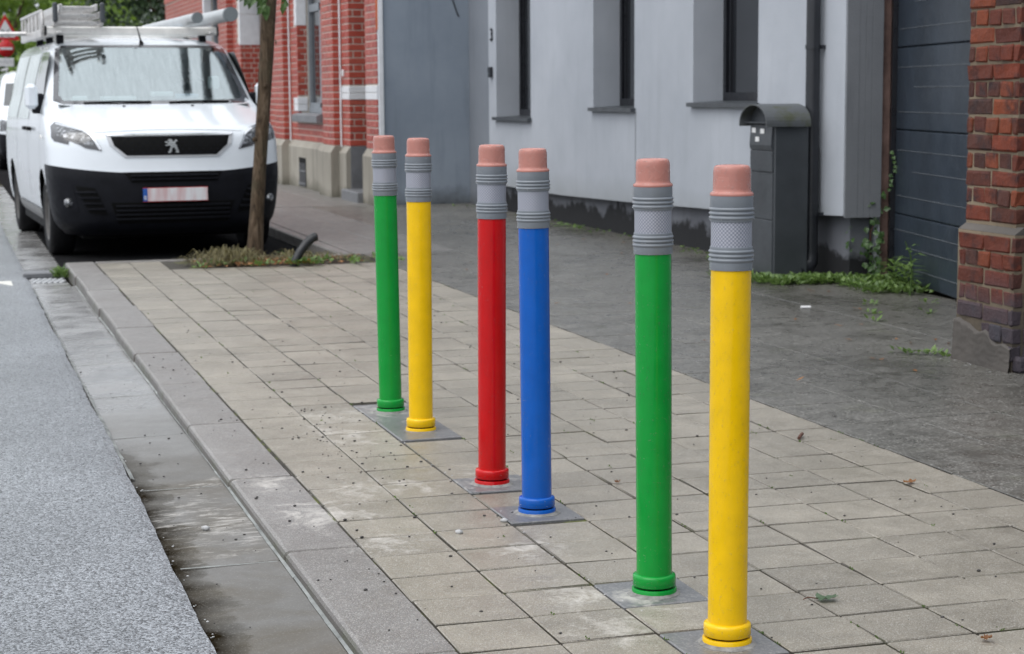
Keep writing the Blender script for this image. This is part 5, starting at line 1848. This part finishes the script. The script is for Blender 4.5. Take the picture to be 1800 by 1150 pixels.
# sprouts low on the trunk that hang into view
for (x, y, z) in ((-.02, -.06, 1.97), (.02, -.08, 1.94), (.10, -.07, 1.93), (.08, -.08, 1.90), (.0, -.05, 2.02), (.26, -.03, 1.92), (.25, -.04, 1.98), (.05, -.09, 1.99), (-.05, -.03, 2.0), (.12, -.09, 1.98), (.11, -.06, 1.87)):
    for _ in range(3):
        leaf(q, Vector((x, y, z)) + rvec(rr) * .03, Vector((rr.uniform(-.6, .6), rr.uniform(-.6, .1), -.8)), Vector((rr.uniform(-.5, .5), -1, .5)), .085, .05)
q.build('sprout_leaves', MAT['leaf_street'], st)
for (x, y, z) in ((2.352 - 2.226 + .063, -.012, 1.62), (2.33 - 2.226, -.064, 1.3), (2.29 - 2.226 - .05, -.04, .9)):
    q = MB(); q.lathe([(.020, 0), (.016, .008), (.0, .012)], 10); o = q.build('branch_scar', MAT['bark'], st, (x, y, z)); o.rotation_euler = (math.pi / 2, 0, .3 if x < .15 else 1.4)

# big trees at the end of the street
BACK = [('broad pale green tree at the far left behind the road signs', (2.6, 74, 0), [((0, 0, 5.5), (3.2, 3, 4.2)), ((-2.5, 1, 4.0), (2.5, 2.5, 3.2)), ((2.0, -1, 3.6), (2.4, 2.2, 2.8)), ((0, 0, 1.8), (3.4, 2.0, 1.8))], 'leaf_bright', 9000, .26),
        ('bright yellow-green bushy tree left of the van roof ladders', (4.0, 62, 0), [((0, 0, 2.2), (1.3, 1.2, 1.6)), ((.9, .3, 3.2), (1.2, 1.0, 1.0)), ((-.9, 0, 1.3), (1.1, 1.0, 1.2))], 'leaf_bright', 5000, .20),
        ('dark green tree above the middle of the van roof', (6.6, 58, 0), [((0, 0, 5.2), (2.4, 2.0, 3.8)), ((1.5, .5, 3.6), (2.0, 1.8, 2.6)), ((-1.6, .5, 6.0), (1.7, 1.6, 2.2))], 'leaf_dark', 8000, .22),
        ('dark green tree close beside the brick house gable end', (8.0, 50, 0), [((0, 0, 5.0), (2.0, 1.8, 3.6)), ((-1.2, 1.0, 2.4), (1.6, 1.4, 2.2)), ((-.6, 0, 7.2), (1.5, 1.4, 1.6))], 'leaf_dark', 6000, .20),
        ('dark hedge-like tree below the no-entry sign', (1.2, 70, 0), [((0, 0, 1.5), (2.2, 1.4, 1.7)), ((1.8, .4, 1.1), (1.6, 1.2, 1.3)), ((-3.0, 0, 2.0), (2.5, 1.4, 2.2))], 'leaf_dark', 6000, .2),
        ('tall pale green tree behind the van, right of the ladder', (5.6, 78, 0), [((0, 0, 7.0), (3.0, 2.6, 4.4)), ((-1.5, 0, 4.2), (2.6, 2.2, 3.2))], 'leaf_bright', 6000, .27)]
for i, (lab, loc, blobs, mt, nl, ls) in enumerate(BACK):
    h = max(b_[0][2] for b_ in blobs)
    tree('background_tree', lab, loc, [((0, 0, -.3), .28), ((.1, 0, h * .35), .22), ((.0, .1, h * .75), .13)], blobs, MAT[mt], nl, ls, 20 + i, 'trees at the end of the street')


# the wood that closes the street: one mass of leaves
q = MB(); rr = random.Random(77)
for i in range(15000):
    p = Vector((rr.uniform(-8, 24), rr.uniform(88, 100), 14 * rr.random() ** 1.1))
    s = rr.uniform(.35, .8)
    leaf(q, p, rvec(rr) + Vector((0, 0, -.3)), rvec(rr) + Vector((0, -.6, .8)), s, s * .7)
tag(q.build('woodland', MAT['leaf_bright']), 'dense green wood closing the view at the end of the street', 'wood', kind='stuff')

# weeds, leaves, grass
def clump(q, c, r, n, L, W, up=.8, rr=random):
    for _ in range(n):
        a = rr.uniform(0, 6.28); t = r * rr.random() ** .6
        p = Vector(c) + Vector((math.cos(a) * t, math.sin(a) * t, rr.uniform(0, L * .5)))
        d = Vector((math.cos(a) * rr.uniform(.2, 1), math.sin(a) * rr.uniform(.2, 1), rr.uniform(.1, up)))
        leaf(q, p, d, Vector((rr.uniform(-.4, .4), rr.uniform(-.4, .4), 1)), L * rr.uniform(.6, 1.2), W * rr.uniform(.7, 1.2))


rr = random.Random(11)
q = MB()
# band of ground cover along the plinth and the garage door
for i in range(150):
    t = rr.random()
    if t < .45:
        x, y = rr.uniform(5.05, 5.62), rr.uniform(10.75, 11.12)
    elif t < .62:
        x, y = rr.uniform(4.93, 5.20), rr.uniform(11.0, 11.6)
    else:
        k = rr.uniform(0, .95); b0 = Vector((5.93, 10.93, 0)) + gd * k + gn * rr.uniform(.03, .38); x, y = b0.x, b0.y
    clump(q, (x, y, 0), .07, 14, .045, .030, 1.2, rr)
tag(q.build('ground_weeds', MAT['weed']), 'low green weeds spreading along the plinth and garage door', 'weeds', kind='stuff')
# one tall weed against the garage door
tp = empty('tall_weed', (5.56, 9.97, 0)); tag(tp, 'tall single weed with long leaves against the garage door', 'plant')
q = MB(); q.tube([(0, 0, 0), (.01, 0, .12), (.0, .0, .24), (-.03, .02, .33)], [.006, .005, .004, .002], 6); q.build('stem', MAT['weed'], tp)
q = MB()
for k in range(14):
    z = .04 + .02 * k; a = k * 2.4
    leaf(q, Vector((0, 0, z)), Vector((math.cos(a), math.sin(a), .35)), Vector((0, 0, 1)), .12 if k < 11 else .06, .03, .3)
q.build('leaves', MAT['weed'], tp)
for (x, y, lab) in ((5.74, 10.5, 'leafy weed at the foot of the wooden garage post'), (5.66, 10.22, 'arching weed in front of the garage door middle')):
    tp = empty('weed_plant', (x, y, 0)); tag(tp, lab, 'plant')
    q = MB(); q.tube([(0, 0, 0), (0, 0, .10)], .005, 6); q.build('stem', MAT['weed'], tp)
    q = MB()
    for k in range(22):
        a = k * 2.4; leaf(q, Vector((0, 0, .02 + .006 * k)), Vector((math.cos(a), math.sin(a), .6)), Vector((0, 0, 1)), .13, .032, .35)
    q.build('leaves', MAT['weed'], tp)
# ivy on the post and the plinth end
iv = empty('climbing_ivy', (5.80, 11.0, 0)); tag(iv, 'green ivy climbing the dark corner beside the wooden post', 'ivy')
q = MB(); s_ = MB()
pts = [Vector((.02, -.09, 0))]
for k in range(12): pts.append(pts[-1] + Vector((rr.uniform(-.02, .025), rr.uniform(-.01, .01), .045)))
s_.tube(pts, .004, 5)
for p in pts:
    for _ in range(7 if p.z < .36 else 2):
        leaf(q, p + Vector((rr.uniform(-.07, .07), rr.uniform(-.05, .0), rr.uniform(-.03, .03))), Vector((rr.uniform(-.6, .6), -.5, rr.uniform(-.8, .2))), Vector((-.5, -1, .3)), .05, .042)
for k in range(9):
    z = .60 + k * .03
    leaf(q, Vector((.10 + rr.uniform(-.02, .03), -.14, z)), Vector((rr.uniform(-.6, .6), -.5, -.4)), Vector((-.4, -1, .3)), .035, .03)
for k in range(8):
    leaf(q, Vector((-.145, -.055, .20 + .022 * k)) + rvec(rr) * .025, Vector((-.4, -.6, rr.uniform(-.6, .2))), Vector((-1, -.6, .2)), .045, .036)
s_.build('stems', MAT['twig'], iv); q.build('leaves', MAT['ivy'], iv)
# sparse weeds at the wall foot and over the forecourt
q = MB()
for i in range(46):
    y = rr.uniform(11.7, 19.6); x = 5.60 - abs(rr.gauss(0, .14))
    clump(q, (x, y, 0), .04, rr.randint(3, 9), .035, .022, .7, rr)
for (x, y) in ((4.33, 7.72), (4.38, 7.66), (4.30, 7.76), (5.1, 9.6), (4.9, 9.2), (4.75, 8.9), (5.2, 9.1), (4.42, 7.58), (5.45, 9.55), (3.09, 12.3), (3.06, 13.0), (.80, 13.9), (.80, 13.8), (.78, 13.75), (.81, 13.98)):
    clump(q, (x, y, 0 if x > 1 else zr(13.8)), .045, 12 if x > 1 else 30, .035 if x > 1 else .07, .02, .9, rr)
tag(q.build('scattered_weeds', MAT['weed']), 'small weeds growing out of the wall foot and slab joints', 'weeds', kind='stuff')
# moss and tufts in the tile joints
q = MB()
for i in range(170):
    c = rr.choice(COLX[1:]); y = 3.2 + 10.5 * rr.random() ** 1.3
    if rr.random() < .3: c = rr.uniform(1.06, 3.05)
    for _ in range(3):
        p = Vector((c + rr.uniform(-.003, .003), y + rr.uniform(-.02, .02), -.003)); leaf(q, p, Vector((rr.uniform(-.5, .5), rr.uniform(-.5, .5), .8)), Vector((0, 1, .2)), .008, .005)
tag(q.build('joint_moss', MAT['weed']), 'tiny tufts of moss in the paving joints', 'moss', kind='stuff')

# tree pit: dry grass heap, weeds, dead leaves, black pipe
q = MB()
for i in range(1100):
    t = rr.random()
    cx, cy, spread, hh = ((1.99, 13.62, .17, .12) if t < .66 else (2.55, 13.72, .33, .07))
    p = Vector((rr.gauss(cx, spread), rr.gauss(cy, .13), 0)); p.x = min(max(p.x, 1.72), 3.2); p.y = min(max(p.y, 13.24), 14.05)
    a = rr.uniform(0, 6.28); L = rr.uniform(.08, .26)
    d = Vector((math.cos(a), math.sin(a), 0))
    h = hh * math.exp(-((p.x - cx) / .25) ** 2) * rr.random() + .01
    s = Vector((-d.y, d.x, 0)) * .0030
    c0, c1, c2 = p + Vector((0, 0, h * .4)), p + d * L * .5 + Vector((0, 0, h + .015 * rr.random())), p + d * L + Vector((0, 0, h * .2))
    q.add([c0 - s, c0 + s, c1 + s, c1 - s, c2], [(0, 1, 2, 3), (3, 2, 4)])
tag(q.build('dry_grass', MAT['dry_grass']), 'heap of dry grass around the foot of the street tree', 'dry grass', kind='stuff')
q = MB()
for i in range(40):
    x = rr.choice((rr.gauss(2.55, .10), rr.gauss(2.2, .22), rr.gauss(2.75, .25))); y = rr.choice((13.24, rr.uniform(13.12, 13.6), rr.uniform(13.2, 14.0)))
    clump(q, (x, y, .01), .05, 9, .045, .026, 1.0, rr)
tag(q.build('tree_pit_weeds', MAT['weed']), 'green weeds growing in the soil around the street tree', 'weeds', kind='stuff')
q = MB()
for i in range(260):
    p = Vector((min(max(rr.gauss(2.28, .30), 1.76), 3.2), rr.uniform(13.18, 13.8), .018 + .012 * rr.random()))
    leaf(q, p, Vector((rr.uniform(-1, 1), rr.uniform(-1, 1), .1)), Vector((rr.uniform(-.5, .5), rr.uniform(-.5, .5), 1)), .05, .03)
tag(q.build('leaf_litter', MAT['dead_leaf']), 'dead leaves on the soil under the street tree', 'leaf litter', kind='stuff')
hs = empty('drain_hose', (2.395, 13.27, 0)); tag(hs, 'black ribbed pipe sticking up out of the tree pit', 'pipe')
q = MB()
P_ = [Vector((0, 0, -.03)), Vector((.02, .01, .04)), Vector((.055, .02, .10)), Vector((.10, .03, .155)), Vector((.15, .045, .195)), Vector((.18, .05, .205))]
fine = []
for a, b_ in zip(P_[:-1], P_[1:]):
    for k in range(7): fine.append(a.lerp(b_, k / 7))
fine.append(P_[-1])
q.tube(fine, [.030 + (.0028 if i % 2 else 0) for i in range(len(fine))], 14); q.build('ribbed_wall', MAT['hose'], hs)
q = MB(); q.tube([P_[-1] - Vector((.004, .001, .001)), P_[-1] + Vector((.003, .001, .0005))], .0275, 14); q.build('pipe_mouth', MAT['van_gap'], hs)

# ------------------------------------------------------------------ drain, signs
dz_ = zr(13.7)
dr = empty('road_drain', (.67, 13.68, dz_)); tag(dr, 'stone road drain with round-holed iron grate beside the kerb end', 'drain')
q = MB(); q.cbox(0, .42, .004, .15, .15, .016, .006); q.build('inlet_stone', MAT['bluestone'], dr)
q = MB(); q.cbox(0, .20, .018, .15, .05, .022, .008); q.build('inlet_lip', MAT['bluestone'], dr)
q = MB(); q.box(-.15, .15, -.55, .62, -.10, -.030); q.build('drain_pit', MAT['van_gap'], dr)
q = MB(); q.cbox(0, -.06, -.012, .14, .20, .012, .004); q.build('grate', MAT['iron'], dr)
for j in range(4):
    for i in range(6):
        q = MB(); q.lathe([(.020, 0), (.019, .005), (.012, .008), (0, .009)], 10); q.build('grate_stud', MAT['galv'], dr, (-.10 + .04 * i + (.02 if j % 2 else 0), -.20 + .085 * j, .0))
q = MB(); q.cbox(0, -.42, -.008, .145, .14, .012, .006); q.build('cover_slab', MAT['gutter'], dr)

sg = empty('road_sign_post', (2.02, 60, -.1), .30); tag(sg, 'sign post with red triangle, round no-entry sign and white plate at the left edge', 'road sign')
q = MB(); q.tube([(0, .03, 0), (0, .03, 3.9)], .035, 10); q.build('post', MAT['galv'], sg)


def disc(r, z, y, name, mat, parent, n=32):
    q = MB(); q.lathe([(0, 0), (r, 0), (r, .012), (0, .012)], n); q.v = [(a, y - c, z + b_) for (a, b_, c) in q.v]; return q.build(name, mat, parent)


dsc = disc(.262, 2.80, 0, 'no_entry_disc', MAT['sign_red'], sg)
q = MB(); q.box(-.20, .20, -.020, -.0125, 2.765, 2.835); q.build('white_bar', MAT['sign_white'], dsc)
def tri(r, z, y, t, name, mat, parent):
    q = MB(); pts = [(0, r), (-r * .866, -r * .5), (r * .866, -r * .5)]
    q.add([(a, y, z + b_) for a, b_ in pts] + [(a, y + t, z + b_) for a, b_ in pts], [(0, 1, 2), (5, 4, 3), (0, 3, 4, 1), (1, 4, 5, 2), (2, 5, 3, 0)]); return q.build(name, mat, parent)


TX = -.14
t1 = tri(.53, 3.32, -.005, .015, 'warning_triangle', MAT['sign_red'], sg)
tri(.36, 3.32, -.010, .004, 'triangle_face', MAT['sign_white'], t1)
q = MB()
for s in (-1, 1):
    for k in range(1):
        a = Vector((-.12 * s, 0, 3.16)); b_ = Vector((.12 * s, 0, 3.38)); w_ = Vector((.022 * (1), 0, -.020 * s))
        q.add([(a.x - .02, -.014 - .001 * s, a.z), (a.x + .02, -.014 - .001 * s, a.z), (b_.x + .02, -.014 - .001 * s, b_.z), (b_.x - .02, -.014 - .001 * s, b_.z)], [(0, 1, 2, 3)])
q.build('crossroads_symbol', MAT['sign_black'], t1)
q = MB(); q.cbox(-.02, 0, 2.38, .25, .008, .13, .006); pl = q.build('exception_plate', MAT['sign_white'], sg)
q = MB()
for k, (x, w_) in enumerate(((-.17, .03), (-.10, .02), (-.05, .03), (.02, .04), (.09, .02), (.14, .02), (.19, .012))): q.box(x - w_ / 2, x + w_ / 2, -.0105, -.0085, 2.36 - .03 * (k % 2), 2.42 + .02 * (k % 3))
q.build('plate_lettering', plain('faded_lettering', (.42, .42, .43), .6), pl)
bs = empty('blue_sign', (2.55, 62, -.1), .3); tag(bs, 'small blue road sign between the white plate and the van', 'road sign')
q = MB(); q.cbox(.08, 0, 2.02, .16, .008, .26, .006); q.build('sign_plate', MAT['sign_blue'], bs)
q = MB(); q.tube([(.08, .03, 0), (.08, .03, 2.2)], .03, 8); q.build('post', MAT['galv'], bs)

# ------------------------------------------------------------------ litter on the paving
def fallen(name, label, cat, x, y, size, rz, mat, stem=True, group=None, seed=0):
    r2 = random.Random(seed)
    root = empty(name, (x, y, .002), rz); tag(root, label, cat, group)
    q = MB()
    N_ = 22
    rim_ = []
    for k in range(N_):
        a = 2 * math.pi * k / N_
        rad = size * (.55 + .34 * abs(math.sin(2.5 * a)) + r2.uniform(-.06, .06)) * (1.0 if abs(a - math.pi) > .5 else .7)
        rim_.append((math.cos(a) * rad, math.sin(a) * rad * .62, .004 + .012 * r2.random() * (rad / size)))
    q.add([(0, 0, .004)] + rim_, [(0, 1 + k, 1 + (k + 1) % N_) for k in range(N_)], True)
    q.build('blade', mat, root)
    if stem:
        q = MB(); q.tube([(-size * .3, 0, .004), (-size * 1.0, .01, .006), (-size * 1.35, .0, .004)], .0016, 5); q.build('leaf_stem', MAT['twig'], root)
    return root


fallen('fallen_leaf', 'orange-brown leaf on the paving tiles at the right edge', 'leaf', 2.872, 5.135, .030, .3, MAT['dead_leaf'], False, 'leaves on the paving', 1)
fallen('fallen_leaf', 'grey-green lobed leaf with a brown stem right of the nearest bollard', 'leaf', 2.01, 3.99, .040, -.2, MAT['green_leaf'], True, 'leaves on the paving', 2)
fallen('fallen_leaf', 'brown dry leaf in the lower right corner', 'leaf', 2.205, 3.575, .024, .8, MAT['dead_leaf'], False, 'leaves on the paving', 3)
fallen('fallen_leaf', 'small brown leaf at the left side of the near green bollard', 'leaf', 2.003, 5.432, .016, .8, MAT['dead_leaf'], False, 'leaves on the paving', 4)
q = MB(); q.tube([(2.87, 5.92, .008), (2.895, 5.955, .012), (2.915, 5.985, .010)], .006, 7); tag(q.build('twig', MAT['twig']), 'short brown twig on the tiles near the forecourt edge', 'twig')
q = MB(); q.tube([(4.645, 9.58, .008), (4.70, 9.565, .008)], .009, 8); tag(q.build('cigarette_end', MAT['sign_white']), 'white cigarette end on the dark wet forecourt', 'cigarette end')


def stone(x, y, z, s, name, label, cat, mat, seed, group=None):
    r2 = random.Random(seed)
    q = MB(); q.add([(v.x * s * r2.uniform(.8, 1.25) * 1.3, v.y * s * r2.uniform(.8, 1.2) * .8, v.z * s * r2.uniform(.6, .9) + s * .4) for v in ICO_V], ICO_F, True)
    o_ = q.build(name, mat, None, (x, y, z), r2.uniform(0, 3)); tag(o_, label, cat, group); return o_


stone(1.349, 4.95, 0, .011, 'pebble', 'pale pebble on a tile left of the blue bollard', 'pebble', MAT['pebble_pale'], 1, 'loose pebbles')
stone(1.512, 5.048, 0, .010, 'pebble', 'pale pebble at the corner of the slab under the blue bollard', 'pebble', MAT['pebble_pale'], 2, 'loose pebbles')
stone(.69, 5.36, zr(5.3) + .003, .011, 'pebble', 'pale pebble lying in the gutter', 'pebble', MAT['pebble_pale'], 3, 'loose pebbles')
# grit, seed husks and crumbs too many to count
q = MB(); rr = random.Random(31)
for i in range(620):
    t = rr.random()
    if t < .55: x, y, z = rr.uniform(1.06, 3.05), 3.2 + 7 * rr.random() ** 1.2, .0
    elif t < .72: x, y, z = rr.gauss(1.32, .10), rr.gauss(6.6, .5), .0
    elif t < .82: x, y, z = rr.uniform(.87, 1.04), rr.uniform(3.2, 9), .0
    elif t < .90: x, y = rr.uniform(.56, .82), rr.uniform(4, 10); z = zr(y) + .003
    elif t < .95: x, y = rr.uniform(.0, .5), rr.uniform(4, 9); z = zr(y) + .014
    else: x, y, z = rr.uniform(3.1, 5.4), rr.uniform(5, 13), .0
    s = rr.choice((.0012, .0018, .0022, .003, .0042)) * rr.uniform(.8, 1.2)
    q.add([(x + v.x * s * 1.3, y + v.y * s, z + v.z * s * .7 + s * .3) for v in ICO_V], ICO_F)
tag(q.build('grit', MAT['pebble_dark']), 'dark grit and crumbs scattered over the paving', 'grit', kind='stuff')
q = MB()
for i in range(150):
    t = rr.random()
    if t < .5: y = rr.uniform(3.8, 9); x, z = EDGE_X + rr.gauss(.005, .012), zr(y) + .006
    elif t < .8: x, y, z = rr.gauss(1.53, .012), rr.uniform(3.5, 6.5), -.001
    else: x, y, z = rr.uniform(4.36, 4.43), rr.uniform(7.0, 7.6), .0
    s = rr.uniform(.0012, .0032)
    q.add([(x + v.x * s * 1.3, y + v.y * s, z + v.z * s * .7 + s * .3) for v in ICO_V], ICO_F)
tag(q.build('pale_grit', MAT['pebble_pale']), 'pale stone chips along the gutter edge and bollard slabs', 'grit', kind='stuff')
q = MB()
for i in range(46):
    x, y = rr.uniform(3.3, 5.5), rr.uniform(6.5, 17)
    leaf(q, Vector((x, y, .004)), Vector((rr.uniform(-1, 1), rr.uniform(-1, 1), .05)), Vector((0, 0, 1)), rr.uniform(.02, .055), .018, -.1)
tag(q.build('leaf_scraps', MAT['dead_leaf']), 'brown scraps of leaves scattered over the forecourt', 'leaf litter', kind='stuff')
